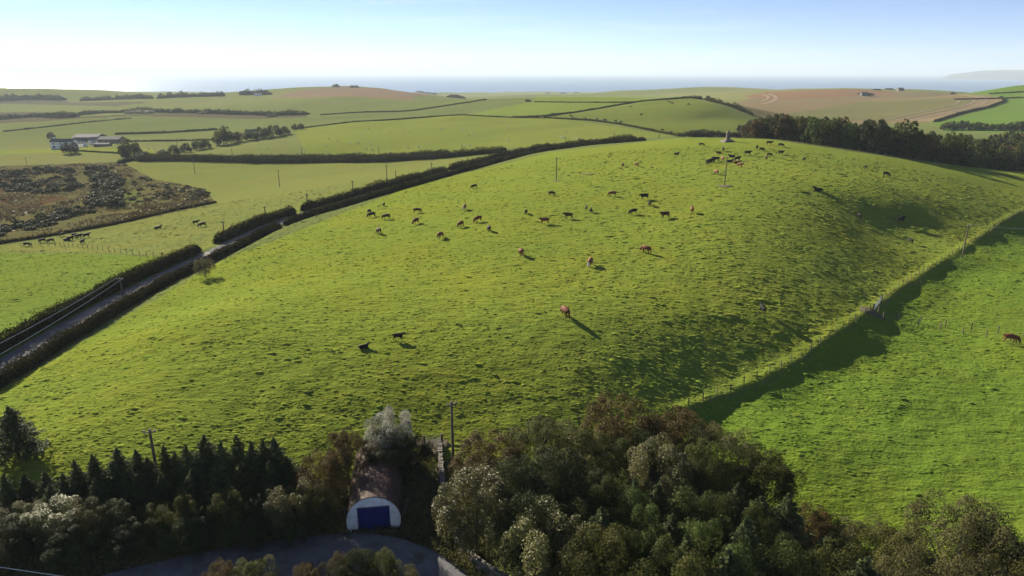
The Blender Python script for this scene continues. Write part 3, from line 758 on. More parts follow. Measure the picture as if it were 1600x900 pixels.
for x, b_, t_, w, lab in [(860,865,762,44,'rounded green tree between dark shaded trees and spruces'),(930,870,750,46,'rounded green tree among the spruces below the tall brown thorn'),(1000,905,775,50,'rounded green tree in the heart of the spruces'),(1075,900,760,50,'rounded green tree beside the olive trees and spruces'),(1150,905,775,52,'rounded green tree among spruces facing the right field'),
        (1100,985,820,56,'broad green tree at the road side of the spruces'),(1215,985,830,54,'broad green tree between the spruces and the reddish thorn'),(1010,975,830,50,'broad green tree beside the light green sunlit tree')]:
    tree_px('clump_tree', 'green%d' % (x % 2), x, b_, t_, w, lab, 'tree', L_G)
SP2 = [(845,860,758,32),(880,855,752,28),(915,870,755,34),(950,850,738,34),(985,860,745,34),(1020,880,752,38),(1060,875,745,36),(1100,885,745,38),(1140,880,750,36),(1175,890,770,38),(1215,905,765,38),(1245,920,800,34),
       (935,915,790,36),(985,930,790,42),(1040,945,800,44),(1095,950,795,44),(1150,950,800,44),(1210,960,810,44),(1280,950,825,38),(980,1000,845,44),(1120,1020,850,48),(1200,1030,860,46),(1060,990,830,40),(1260,1010,850,40),(1330,1010,860,40)]
for i, (x, b_, t_, w) in enumerate(SP2[::2] + SP2[1:12:4]):
    tree_px('spruce_tree', 'spruce%d' % (i % 3), x, b_, t_, w * 1.45, ('spruce at the back of the clump, ' if b_ < 900 else 'spruce at the road side of the clump, ') + ('close to the pale-leaved bush' if x < 960 else 'below the pale yellow-green tree' if x < 1090 else 'towards the bright right field'), 'conifer', 'spruces in the clump')
for i, (x, b_, t_, w, k) in enumerate([(345,935,878,30,'brown0'),(400,925,875,34,'olive0'),(530,925,868,26,'grey0'),(565,930,856,28,'dark0'),(600,925,862,28,'olive1'),(480,935,880,30,'brown1'),(635,940,888,22,'grey1')]):
    tree_px('verge_bush', k, x, b_, t_, w, {'br': 'brown', 'gr': 'greyish', 'ol': 'olive', 'da': 'dark green'}[k[:2]] + ' scrubby bush on the verge across the road from the hut', 'bush', 'bushes on the near verge')
# ------------------------------------------------------------------ hedges of the lane and of the fields
def offset(P, o):
    T = np.gradient(P, axis=0); T /= np.linalg.norm(T, axis=1)[:, None] + 1e-9
    return P + np.c_[T[:, 1], -T[:, 0]] * o
def cut(P, px0, px1):
    """piece of a route between two picture columns seen from the camera position"""
    c = 800 + FOC * P[:, 0] / (P[:, 1] * CP - (H(P[:, 0], P[:, 1]) - CAM_Z) * SP)
    return P[(c >= px0) & (c <= px1)]
near_side, far_side = offset(lane, 3.6), offset(lane, -3.7)
hedge(cut(near_side, -80, 445), 1.45, 1.6, 330, .28, 'lane_hedge', 'long clipped brown hedge on the hill side of the lane, with the gateway bush', group='hedges along the lane')
hedge(cut(near_side, 440, 725), 1.5, 1.6, 240, .32, 'lane_hedge', 'clipped hedge on the hill side of the lane, middle stretch', group='hedges along the lane')
hedge(cut(near_side, 720, 1060), 1.8, 1.9, 110, .42, 'lane_hedge', 'hedge on the hill side of the lane, stretch nearest the monument', group='hedges along the lane', wob=.5)
hedge(cut(far_side, -80, 312), 1.9, 1.9, 380, .28, 'lane_hedge', 'thick clipped hedge on the valley side of the lane, ending at the field gateway', group='hedges along the lane')
hedge(cut(far_side, 336, 470), 1.9, 2.0, 280, .32, 'lane_hedge', 'hedge on the valley side of the lane, starting above the gateway', group='hedges along the lane')
hedge(cut(far_side, 470, 700), 1.7, 1.9, 190, .34, 'lane_hedge', 'uneven hedge on the valley side of the lane, middle stretch', group='hedges along the lane', wob=.7, bulge=.3)
hedge(cut(far_side, 700, 1000), 2.0, 2.2, 110, .45, 'lane_hedge', 'hedge on the valley side of the lane, stretch near the second hill', group='hedges along the lane', wob=.6, bulge=.3)
def hedge_px(pts, h, w, dens, leaf, label, ds=4.0, step=6, name='field_hedge', cat='hedge', **k):
    P = smooth_line(line(pts, step), ds, 2)
    return hedge(P, h, w, dens, leaf, name, label, cat, 'field hedges and walls', **k)
hedge_px([(218,252),(300,251),(400,254),(480,254),(600,253),(700,246),(790,237)], 2.9, 3.2, 100, .5, 'thick dark hedge below the sheep field, meeting the lane', wob=.5, bulge=.3)
hedge_px([(222,246),(330,248),(480,247),(600,246),(700,240)], 2.0, 2.6, 70, .5, 'second hedge behind the thick dark hedge below the sheep field', wob=.5)
hedge_px([(800,184),(855,182),(900,176),(950,167.5),(1000,159),(1075,153)], 1.3, 1.4, 28, .6, 'dark hedge climbing between the second hill and the bright field')
hedge_px([(850,184.5),(930,189),(970,195),(1020,205),(1055,212)], 1.1, 1.2, 30, .5, 'low dark hedge between the sheep field and the second hill')
hedge_px([(1075,153),(1100,156),(1140,166),(1175,180)], 2.2, 3.0, 30, .8, 'scrubby hedge running down from the top of the second hill', wob=.9, bulge=.6)
hedge_px([(835,159.5),(900,160.5),(960,160.5),(990,160)], 1.0, 1.2, 20, .6, 'thin hedge across the bright field above the second hill')
hedge_px([(500,180),(560,176),(640,174),(720,162),(760,156)], 1.2, 1.6, 20, .8, 'long hedge curving over the hill beyond the sheep field', ds=8)
hedge_px([(460,202),(550,191),(620,187),(700,181),(730,180)], 1.0, 1.2, 22, .6, 'low wall-like hedge along the crest of the sheep field', ds=6)
hedge_px([(730,180.5),(800,184),(850,185)], 0.8, 1.0, 20, .6, 'low hedge along the crest between sheep field and bright field', ds=6)
hedge_px([(180,210),(260,208),(340,203)], 1.8, 2.6, 22, .9, 'hedge across the field behind the farm', ds=6)
hedge_px([(5,206),(60,200),(140,191),(205,185)], 1.2, 1.6, 8, .9, 'broken line of bushes over the field behind the farm', ds=6, wob=1.2)
hedge_px([(190,222),(240,221),(340,219)], 1.2, 1.4, 14, .8, 'thin hedge beyond the farm drive', ds=6)
hedge_px([(1460,191),(1500,178),(1545,168),(1571,158),(1563,152)], 1.8, 2.2, 22, 1.0, 'dark hedge between the stubble field and the green field by the wood', ds=8)
hedge_px([(1545,147),(1600,144)], 1.4, 1.6, 14, 1.0, 'hedge across the green slope above the wood', ds=8)
hedge_px([(1490,156),(1600,153)], 1.4, 1.6, 14, 1.0, 'lower hedge across the green slope above the wood', ds=8)
hedge_px([(-20,384),(60,372),(180,351),(270,330),(338,317)], 1.0, 1.0, 40, .35, 'low hedge bank between scrubland and the cattle field', ds=3)
hedge_px([(185,256),(205,251),(240,249)], 2.0, 2.2, 60, .6, 'short dark hedge by the farm gateway')
hedge_px([(95,234.5),(150,238),(185,240),(205,246)], .9, .9, 30, .5, 'low garden wall hedge around the farm lawn')
hedge_px([(1190,214),(1140,213),(1080,214)], 2.0, 3.0, 60, .6, 'scrubby hedge behind the monument hill', wob=.8, bulge=.5)
hedge_px([(105,182),(160,177),(230,175),(300,176),(420,180),(480,179)], 3.0, 10.0, 26, 1.5, 'band of dark scrub along the valley stream', ds=10, wob=1.2, bulge=.8, name='scrub_belt', cat='scrub')
hedge_px([(-20,188),(60,182),(110,184)], 3.0, 16.0, 36, 1.6, 'dark scrub below the far wood', ds=10, wob=1.2, bulge=.8, name='scrub_belt', cat='scrub')
hedge_px([(-20,157),(50,154),(100,156)], 7.0, 18.0, 30, 2.4, 'far dark wood on the pale hills', ds=14, wob=.9, name='far_wood', cat='wood')
hedge_px([(130,158),(200,155),(238,154)], 6.0, 12.0, 24, 2.2, 'far strip of trees on the pale hills', ds=14, wob=1.3, name='far_wood', cat='wood')
hedge_px([(245,154),(300,151),(350,150)], 6.0, 9.0, 24, 2.2, 'row of far trees ending at the farm below the heath knoll', ds=14, wob=1.3, name='far_wood', cat='wood')
hedge_px([(375,148),(400,147),(420,148)], 7.0, 12.0, 30, 2.2, 'far trees beside the heath knoll', ds=14, wob=1.2, name='far_wood', cat='wood')
hedge_px([(640,143),(670,146),(680,148)], 4.0, 14.0, 30, 2.2, 'dark gorse on the lee side of the heath knoll', ds=14, wob=.9, name='scrub_belt', cat='scrub')
hedge_px([(700,152),(725,154)], 4.0, 14.0, 30, 2.2, 'dark gorse patch below the heath knoll', ds=10, wob=.9, name='scrub_belt', cat='scrub')

# ------------------------------------------------------------------ woods and single trees in the distance
for i, (x, b_, t_, w, k, lab) in enumerate([(255,243,233,9,0,'small round bush at the lower end of the tree row by the lane'),(272,242,226,10,1,'bushy green tree beside the leaning tree row'),(291,238,223,9,2,'dark bushy tree by the pole in the tree row'),(310,234,217,9,0,'slender tree in the row above the sheep'),
   (322,232,216,8,1,'small upright tree next to the tall windswept tree'),(350,226,196,16,0,'tall windswept tree in the row above the sheep'),(370,222,205,12,3,'brown-topped tree in the row beside the white cottage'),(392,219,204,12,1,'round tree in front of the white cottage'),(408,216,198,13,2,'big dark tree beside the white cottage'),
   (428,213,195,13,2,'tall dark tree at the upper end of the tree row'),(445,210,197,9,2,'low dark tree at the upper end of the tree row'),(460,203,193,5,1,'little round tree in the bright far field'),(470,202,192,6,0,'little twin tree in the bright far field'),
   (205,246,216,16,0,'broad dark tree at the farm entrance'),(222,250,235,12,2,'low dark tree at the farm entrance'),(197,244,226,10,2,'dark conifer-like tree at the farm entrance'),(112,240,221,11,2,'dark tree in front of the white farmhouse'),(80,216,206,5,2,'small tree at the corner of the farmhouse'),
   (550,224,211,5,3,'unlikely'),]):
    if lab == 'unlikely': continue
    tree_px('field_tree', 'wood%d' % k, x, b_, t_, w, lab, 'tree', 'trees around the farm and cottage')
for i, (x, b_, t_, w) in enumerate([(225,177,171,14),(270,176,172,6),(425,182,178,10),(318,178,174,8),(205,178,172,10),(525,136,131,6),(554,137,133,8)]):
    tree_px('far_bush', 'wood%d' % (i % 4), x, b_, t_, w, 'dark bush on the far slopes beyond the farm', 'bush', 'bushes on the far slopes')
# the wood in the hollow behind the hill: individuals set by distance and bearing
WOOD = []
rw = random.Random(5)
tries = 0
while len(WOOD) < 220 and tries < 9000:
    tries += 1
    px = rw.uniform(1172, 1680); az_ = math.atan((px - 800) / FOC / (CP + SP * .2))
    near_r = float(np.interp(az_, crest_a, crest_r)) + 8
    far_r = near_r + np.interp(px, [1172, 1200, 1260, 1330, 1400, 1500, 1600, 1680], [120, 150, 160, 190, 180, 140, 110, 100])
    r_ = near_r + 4 + (far_r - near_r) * rw.random()**1.25
    x, y = math.sin(az_) * r_, math.cos(az_) * r_
    if all((x - a)**2 + (y - b)**2 > (4.9 if r_ < 400 else 6.0)**2 for a, b, *_ in WOOD):
        WOOD.append((x, y, r_, px))
for i, (x, y, r_, px) in enumerate(WOOD):
    z = float(H(x, y))
    top_row = np.interp(px, [1172, 1200, 1230, 1290, 1320, 1350, 1400, 1440, 1480, 1530, 1600, 1680], [188, 174, 178, 184, 175, 176, 182, 186, 193, 200, 206, 208])   # skyline of the wood
    v = ray(px, top_row); ztop = CAM_Z + v[2] / math.hypot(v[0], v[1]) * r_
    hmax = ztop - z
    h_ = min(rw.uniform(9.5, 14.0), max(5.0, hmax - rw.uniform(0, 1.2)))
    k = rw.choice([0, 0, 0, 1, 1, 1, 2, 2, 3])
    plant('wood_tree', 'wood%d' % k, (x, y, z), h_, rw.uniform(4.6, 6.6) * (h_ / 11)**.5, ('olive', 'green', 'dark', 'brown')[k] + '-leaved ' + ('small ' if h_ < 9 else 'tall ' if h_ > 12 else '') + 'tree in the wood, ' + ('edging the hill pasture' if r_ < float(np.interp(math.atan2(x, y), crest_a, crest_r)) + 35 else 'near the monument' if px < 1290 else 'below the stubble field' if px < 1450 else 'towards the tree row'), 'tree', 'trees of the wood behind the hill')
for i, px in enumerate(np.linspace(1478, 1660, 17)):
    b = hit1(px, 203 + .012*(px-1478)); plant('wood_tree', 'wood%d' % (i % 3), b, 6.5 * (1 + .2 * math.sin(i*7)), 4.6, 'dark bushy tree in the straight row beyond the wood', 'tree', 'tree row beyond the wood')
for i, (px, py, h_, r_) in enumerate([(1069,214,3,5),(1085,213,3.5,5),(1100,213,4,6),(1116,212,3,5),(1160,213,2.4,4),(1175,213,2.6,4),(1190,214,3,4),(1158,206,4.5,3),(1172,206,4,2.6)]):
    b = hit1(px, py); plant('hill_bush', 'wood%d' % (2 if i % 2 else 0), b, h_, r_, 'dark bush on the low ground behind the monument hill', 'bush', 'bushes behind the monument hill')
for i, (px, py, h_, r_) in enumerate([(1352,149,5,14),(1356,149,4,6),(1450,140,6,6),(1443,140,6,5),(1456,140,5,5),(1489,148,5,5),(1370,141,3,8),(1390,140,3,8),(1405,141,2.5,5),(856,146,4,14),(880,146,5,20),(900,145,4,14),(825,159,3,4),(865,181,2.5,3.5),(857,182,2,3)]):
    b = hit1(px, py); plant('far_bush', 'wood%d' % (2 if i % 2 else 0), b, h_, r_, 'small dark bush dotted over the far fields near the sea', 'bush', 'bushes on the far coastal fields')
# gorse and heath on the scrubland
gs = random.Random(3)
def gorse_at(px, py, s, lab, grp):
    b = hit1(px, py); plant('gorse_bush', 'gorse%d' % gs.randint(0, 1), b, s * gs.uniform(.55, .8), s * gs.uniform(.8, 1.2), lab, 'gorse', grp)
n_g = 0
while n_g < 95:
    px, py = gs.uniform(-10, 128), gs.uniform(263, 304)
    if (abs(px - 65) / 75)**2 + (abs(py - 283) / 22)**2 > 1: continue
    gorse_at(px, py, gs.uniform(1.0, 3.6), 'dark gorse bush among many on the brown scrubland', 'gorse on the scrubland'); n_g += 1
for _ in range(70):
    t = gs.random(); px = 155 + 20*math.sin(t*2.4) + gs.uniform(-20, 20) - 10*t; py = 261 + t*64
    gorse_at(px, py, gs.uniform(2.2, 4.2), 'big dark gorse bush in the belt crossing the scrubland', 'gorse belt')
for _ in range(70):
    t = gs.random(); px = 150 - 150*t + gs.uniform(-8, 8); py = 330 + 36*t + gs.uniform(-12, 6)
    gorse_at(px, py, gs.uniform(1.3, 2.8), 'low gorse bush on the scrub slope above the cattle', 'gorse above the cattle')
for _ in range(90):
    px, py = gs.uniform(190, 325), gs.uniform(272, 318)
    if py < 272 + (px - 190) * .2 or py > 340 - (px-190)*.12: continue
    gorse_at(px, py, gs.uniform(.8, 1.7), 'small heather tuft on the brown heath corner', 'heather on the heath corner')
# grey ash-like tree and bushes by the lane
tree_px('gateway_bush', 'grey0', 322, 434, 403, 16, 'pale leafy bush in the hedge opposite the field gateway', 'bush')
tree_px('lane_bush', 'dark0', 455, 337, 325, 8, 'round dark bush in the hedge on the valley side', 'bush')
tree_px('lane_bush', 'grey1', 908, 226, 216, 6, 'thin pale tree in the hedge near the sheep', 'tree')

# rough heath growth between the gorse
hp = line([(-70,264),(190,254),(240,281),(320,296),(336,317),(180,351),(0,376),(-70,386),(-70,264)], 14)[:, :2]
lo, hi_ = hp.min(0), hp.max(0); q = rng.uniform(lo, hi_, (60000, 2)); q = q[inside(hp, q[:, 0], q[:, 1])]
q = q[vnoise(q[:, 0], q[:, 1], 12, 81) + .5 * vnoise(q[:, 0], q[:, 1], 4, 82) > -.12][:16000]; n_ = len(q)
V, F, t = leaf_cloud(np.c_[q, H(q[:, 0], q[:, 1]) + .22], np.c_[rng.normal(size=(n_, 2)) * .8, np.full(n_, .7)], rng.uniform(.5, 1.5, n_), np.clip(.4 + 1.2 * vnoise(q[:, 0], q[:, 1], 18, 83) + .22 * rng.normal(size=n_), 0, 1), .7)
tag(link('rough_heath', mesh_np('rough_heath', V, F, [mat_leaf('heath_growth', (.060,.042,.022), (.20,.18,.08), .25, hue_obj=0)], attrs={'tint': t})), 'rough brown heath and dead bracken between the gorse bushes', 'heath', kind='stuff')
# ------------------------------------------------------------------ monument, poles, fences, walls, farm
M_STONE = mat_simple('grey_stone', (.20,.18,.15), (.11,.10,.085), 2.5, bump=.4)
M_WOOD = mat_simple('weathered_wood', (.15,.12,.09), (.09,.075,.06), 5, bump=.2)
M_POLE = mat_simple('creosoted_pole', (.10,.075,.055), (.15,.12,.095), 3)
M_IRON = mat_simple('dark_fitting', (.06,.06,.06), (.1,.1,.1), 6)
M_WIRE = mat_simple('wire', (.62,.61,.58), (.52,.51,.49), 2, rough=.5, spec=.5)  # overhead wires: sun glint put into the colour as a pale base
M_FWIRE = mat_simple('rusty_fence_wire', (.09,.08,.07), (.06,.055,.05), 2)
M_GALV = mat_simple('galvanised_steel', (.42,.43,.44), (.32,.33,.34), 5, rough=.45, metal=.5)
mb_, mh_ = rise(1137, 221.5, 201.5)
s_ = mh_ / 5.6
mon = tag(link('stone_monument', None, loc=tuple(mb_), scale=(s_,)*3, rot=(0, 0, R(8))), 'small grey stone monument with domed spire on stepped base, on the hilltop', 'monument')
for i, (w, z0, z1) in enumerate([(2.6, -.5, .38), (2.0, .38, .72), (1.5, .72, 1.05)]):
    w2 = w if i else w
    MB().box(-w2, w2, -w2, w2, z0, z1).build('step', M_STONE, mon)
MB().lathe([(1.02,1.05),(1.02,1.3),(.9,1.36),(.86,3.25),(.98,3.32),(.98,3.5)], 8, R(22.5)).build('shaft', M_STONE, mon)
MB().lathe([(.9,3.5),(.86,3.85),(.68,4.3),(.42,4.65),(.2,4.85),(.14,5.05)], 12).build('dome', M_STONE, mon, smooth=True)
MB().lathe([(.14,5.05),(.2,5.18),(.1,5.32),(.03,5.6)], 8).build('finial', M_STONE, mon)
MB().box(-.3, .3, -.95, -.84, 1.9, 2.6).build('plaque', M_IRON, mon)

def pole(px, pb, pt, label, arm=True, hmax=11, rz=0.0, arms=1):
    b, h = rise(px, pb, pt); h = min(h, hmax)
    o = tag(link('utility_pole', None, loc=tuple(b), rot=(0, 0, rz)), label, 'utility pole', 'wooden utility poles')
    MB().tube([(0,0,-.4), (0,0,h)], [.16, .11], 7).build('post', M_POLE, o)
    if arm:
        a = MB().box(-.5, .5, -.17, -.06, h - .32, h - .20).build('crossarm', M_POLE, o)
        for q in (-.44, 0, .44): MB().lathe([(.03,h-.20),(.055,h-.14),(.06,h-.06),(.02,h-.02)], 6).build('insulator', M_GALV, a, loc=(q, -.115, 0))
    return o, np.array([b[0], b[1], b[2] + h])
PP = {}
for key, px, pb, pt, lab, arm in [
  ('hut', 708, 718, 627, 'wooden pole at the end of the stone wall beside the hut', True), ('spruce', 248, 752, 667, 'dark wooden pole rising behind the spruces', True),
  ('field_l', 869, 282, 246, 'pole standing alone in the hill pasture below the lane', True), ('herd', 1132, 290, 245, 'pole in the hill pasture beside the cattle herd', True),
  ('fence', 1503, 403, 350, 'pole beside the boundary fence with wires running off to the field', True),
  ('lane1', 192, 462, 433, 'pole behind the lane hedge carrying bright wires', True), ('lane2', 352, 376, 345, 'pole behind the lane hedge above the gateway', True), ('lane3', 416, 348, 322, 'pole in the valley field near the round hedge bush', True),
  ('lane4', 481, 327, 302, 'pole rising from the hedge past the round bush', True), ('valley1', 437, 292, 265, 'pole casting a long shadow in the middle of the valley field', True), ('lane5', 552, 306, 282, 'pole beside the lane hedge in the long grass', True),
  ('lane6', 605, 288, 257, 'tall pole beside the lane, near a shorter one', True), ('lane7', 619, 286, 266, 'shorter pole beside the lane, near a tall one', False), ('lane8', 675, 281, 254, 'pole on the hill side of the lane hedge', True), ('lane9', 731, 262, 247, 'small pole where lane and thick hedge converge', True),
  ('valley2', 305, 272, 249, 'pole with a long shadow below the thick hedge', True), ('row', 277, 228, 214, 'pole among the tree row near the farm', True), ('sheep0', 363, 243, 232, 'small pole in the sheep field near the tree row', False), ('sheep1', 472, 246, 229, 'pole above the hedge at the low end of the sheep field', True), ('sheep2', 592, 245, 229, 'pole above the hedge in the middle of the sheep field', True),
  ('sheep3', 722, 240, 226, 'pole above the hedge at the upper end of the sheep field', True), ('farm', 43, 263, 245, 'pole on the edge of the scrubland below the farm lawn', True), ('hill1', 959, 221, 207, 'pole below the second hill', False), ('hill2', 1030, 216, 207, 'pole near the bushes behind the monument hill', False), ('sheep4', 884, 226, 214, 'pole beside the flock by the lane', False)]:
    o, PP[key] = pole(px, pb, pt, lab, arm, rz=0.3 if key not in ('fence', 'hut') else .5)
    if key == 'herd' or key == 'field_l' or key == 'valley2' or key == 'valley1':
        pass
def wire(A, B, sag, rad, label, name='power_line', cat='power line', group='overhead wires'):
    A, B = np.array(A, float), np.array(B, float); t = np.linspace(0, 1, 25)[:, None]
    P = A * (1-t) + B * t; P[:, 2] -= sag * 4 * (t*(1-t))[:, 0]
    mb = MB().tube(P - A, rad, 4); o = mb.build(name, M_WIRE, loc=tuple(A)); return tag(o, label, cat, group)
pl = PP['lane1']; dv = ray(0, 529); tq = np.linspace(60, 160, 400); gap_ = CAM_Z + dv[2]*tq - H(dv[0]*tq, dv[1]*tq)
mid_l = dv * tq[int(np.argmin(np.abs(gap_ - 6.2)))] + (0, 0, CAM_Z); far_l = pl + (mid_l - pl) * 1.9
wire(pl + (-.6, 0, -.1), far_l + (-.6, 0, 0), 0.8, .032, 'upper bright wire from the lane pole over the valley field')
wire(pl + (.6, 0, -.1), far_l + (1.2, 0, -.9), 0.8, .032, 'lower bright wire from the lane pole over the valley field')
pf = PP['fence']; fr = hit1(1900, 395); fr[2] += 7
wire(pf + (-.4, 0, -.15), fr, 1.2, .016, 'upper thin wire from the fence pole over the right field'); wire(pf + (.4, 0, -.15), fr + (.8, 0, -.5), 1.2, .016, 'lower thin wire from the fence pole over the right field')
# a cable crossing the shaded verge: from the pole behind the spruces down towards the road
d0 = ray(-90, 858); d1 = ray(330, 918)
A_, B_ = d0 * 42 + (0, 0, CAM_Z), d1 * 45 + (0, 0, CAM_Z)
wire(A_ + (A_ - B_) * 1.0, B_ + (B_ - A_) * 1.0, .8, .028, 'grey cable slung above the dark verge and shrubs')

# post and wire fences
def wire_fence(P, gap, h, name, label, wires=3, rad=.045, cat='fence', lean=.04):
    P = np.asarray(P)[:, :2]; s = np.r_[0, np.cumsum(np.linalg.norm(np.diff(P, axis=0), axis=1))]
    n = max(2, int(s[-1] / gap) + 1); t = np.linspace(0, s[-1], n)
    Q = np.c_[np.interp(t, s, P[:, 0]), np.interp(t, s, P[:, 1])]; Q = np.c_[Q, H(Q[:, 0], Q[:, 1])]
    o = tag(link(name, None, loc=tuple(Q[0])), label, cat)
    me_ = MB().box(-rad, rad, -rad, rad, -.3, h).mesh('post', M_WOOD)
    for q in Q:
        link('post', me_, o, loc=tuple(q - Q[0]), rot=(random.uniform(-lean, lean), random.uniform(-lean, lean), random.uniform(0, 1.5)), scale=(1, 1, random.uniform(.92, 1.08)))
    for w in range(wires):
        z = h * (.3 + .6 * w / max(1, wires - 1)); mb = MB()
        mb.tube(Q - Q[0] + np.array([0, 0, z]), .007, 3, cap=False); mb.build('wire', M_FWIRE, o)
    return o
i_g = int(np.argmin(np.abs(800 + FOC * fence[:, 0] / (fence[:, 1] * CP + (CAM_Z - H(fence[:, 0], fence[:, 1])) * SP) - 1366)))
wire_fence(fence[:i_g], 2.6, 1.05, 'pasture_fence', 'post and wire fence along the grassy bank from the clump to the gate')
wire_fence(fence[i_g+2:], 2.8, 1.1, 'pasture_fence', 'post and wire fence along the grassy bank from the gate up past the pole')
wire_fence(line([(1372,489),(1400,497),(1450,507),(1500,514),(1560,521),(1640,530)]), 3.2, 1.15, 'field_fence', 'upper of two parallel post and wire fences across the right field', lean=.03, rad=.065)
wire_fence(line([(1380,497),(1430,506),(1480,517),(1540,527),(1590,533),(1650,541)]), 2.9, 1.05, 'field_fence', 'lower of two parallel post and wire fences across the right field', lean=.03, rad=.065)
wire_fence(line([(1548,362),(1575,374),(1610,387)]), 2.2, 1.1, 'field_fence', 'short fence running down from the bank near the pole')
wire_fence(line([(50,384),(90,384),(140,389),(200,397),(245,402),(270,401)]), 3.2, 1.2, 'field_fence', 'post and wire fence between the two left fields, below the cattle')
wire_fence(line([(440,735),(520,712),(590,706),(660,700)]), 2.6, 1.1, 'pasture_fence', 'fence along the bottom of the pasture behind the hut')
wire_fence(line([(700,705),(760,690),(840,676),(905,665)]), 2.6, 1.1, 'pasture_fence', 'fence along the bottom of the pasture behind the clump')
wire_fence(line([(1060,212.5),(1140,215.5),(1200,216.5),(1300,231),(1400,246),(1500,257.5),(1640,273)], 20), 3.0, 1.1, 'pasture_fence', 'fence along the crest between hill pasture and wood', wires=2)
pb_, ph_ = rise(54, 707, 683)
tag(MB().box(-.14, .14, -.12, .12, -.4, ph_).tube([(0,0,ph_-.02),(0,0,ph_+.05)], [.13,.06], 6).build('gate_post', M_WOOD, loc=tuple(pb_)), 'stout wooden post beside the lone pasture tree', 'post')
# steel gates
def gate(A, B, label, h=1.15):
    A, B = np.array(A, float), np.array(B, float); L = np.linalg.norm((B-A)[:2]); a = math.atan2(B[1]-A[1], B[0]-A[0])
    o = tag(link('field_gate', None, loc=tuple(A), rot=(0, 0, a)), label, 'gate')
    for z in (.25, .45, .65, .88, h): MB().tube([(0.1,0,z),(L-.1,0,z)], .022, 5).build('bar', M_GALV, o)
    for x in (.1, L*.5, L-.1): MB().tube([(x,0,.2),(x,0,h+.02)], .025, 5).build('upright', M_GALV, o)
    for x in (-.05, L+.05): MB().box(x-.1, x+.1, -.1, .1, -.3, h + .3).build('post', M_WOOD, o)
    return o
gate(hit1(1364, 488), hit1(1376, 474), 'galvanised gate where the fences meet below the hill')
gate(hit1(664, 700), hit1(690, 697), 'field gate at the top of the grass track beside the hut')
g = hit1(318, 406); gate(hit1(286, 401), hit1(310, 398), 'gate at the field gateway beside the lane')
# muddy patches where the cattle pass
def patch(px, py, rx, ry, mat, name, label, off=.03):
    c = hit1(px, py); k = 20; vs_ = [(0, 0, 0)]; fs_ = []
    for ring in (.5, 1.0):
        for q in range(k):
            a = 2*math.pi*q/k; f = ring * (1 + .25 * math.sin(3*a + px) + .12 * math.sin(7*a))
            x, y = c[0] + rx*f*math.cos(a), c[1] + ry*f*math.sin(a); vs_.append((x - c[0], y - c[1], float(H(x, y)) - c[2] + off + (0.02 if ring < 1 else -.02)))
    fs_ = [(0, 1+q, 1+(q+1)%k) for q in range(k)] + [(1+q, 1+k+q, 1+k+(q+1)%k, 1+(q+1)%k) for q in range(k)]
    vs_[0] = (0, 0, off + .03)
    return tag(MB().add(vs_, fs_).build(name, mat, loc=tuple(c)), label, 'mud', kind='structure')
M_MUD = mat_simple('trodden_mud', (.12,.10,.055), (.085,.07,.04), 2.0, bump=.6)
patch(1360, 487, 2.0, 1.5, M_MUD, 'mud_patch', 'trodden mud around the gate below the hill', .12); patch(1132, 291, 1.8, 1.6, M_MUD, 'mud_patch', 'trodden mud around the pole beside the herd', .12)
patch(672, 698, 1.8, 1.2, M_MUD, 'mud_patch', 'trodden mud in the gateway beside the hut', .12)
patch(869, 283, 1.0, 1.0, M_MUD, 'mud_patch', 'trodden mud around the lone pasture pole', .12); patch(918, 272, 2.4, 1.2, M_MUD, 'mud_patch', 'bare hollow in the hill pasture', .12)
patch(333, 399, 3.0, 2.0, mat_simple('gravel', (.30,.27,.24), (.22,.2,.18), 3), 'gravel_patch', 'pale gravel in the field gateway by the lane', .12)

# dry stone wall beside the hut track: each stone is its own piece
wall_P = smooth_line(line([(688,700),(690,740),(694,780),(706,820),(722,860),(745,885),(790,912)]), .30, 4)
wb = np.array([*wall_P[0], float(H(*wall_P[0]))])
wall = tag(link('dry_stone_wall', None, loc=tuple(wb)), 'mossy dry stone wall running up beside the hut and the clump', 'wall')
stones = []
for i in range(4):
    vv = np.array([(x, y, z) for x in (-1, 1) for y in (-1, 1) for z in (-1, 1)], float) * .5 + rng.uniform(-.10, .10, (8, 3))
    mm = bpy.data.meshes.new('stone'); mm.from_pydata([tuple(v) for v in vv], [], [(0,1,3,2),(4,6,7,5),(0,4,5,1),(2,3,7,6),(0,2,6,4),(1,5,7,3)]); mm.materials.append(M_STONE); mm.update(); stones.append(mm)
ang = np.arctan2(np.gradient(wall_P[:, 1]), np.gradient(wall_P[:, 0]))
cnt = 0
M_MOSSY = mat_simple('wall_heart', (.10,.10,.06), (.07,.07,.05), 2)
core = MB().tube([(x - wb[0], y - wb[1], float(H(x, y)) + .25 - wb[2]) for x, y in wall_P[::2]], .24, 6); core.build('wall_heart', M_MOSSY, wall)
for i in range(0, len(wall_P), 1):
    x, y = wall_P[i]; z = float(H(x, y))
    for lev in range(3):
        if cnt >= 298: break
        if (i + lev) % 2 and lev < 2: continue
        sgn = 1 if (i // 2) % 2 else -1
        st = link('stone', stones[(i + lev) % 4], wall, loc=(x - wb[0] + .12 * sgn * math.sin(ang[i]) * (lev < 2), y - wb[1] - .12 * sgn * math.cos(ang[i]) * (lev < 2), z - wb[2] + .12 + .27 * lev),
             rot=(random.uniform(-.15, .15), random.uniform(-.15, .15), ang[i] + random.uniform(-.2, .2)), scale=(random.uniform(.34, .5), random.uniform(.34, .46), random.uniform(.22, .32)))
        cnt += 1
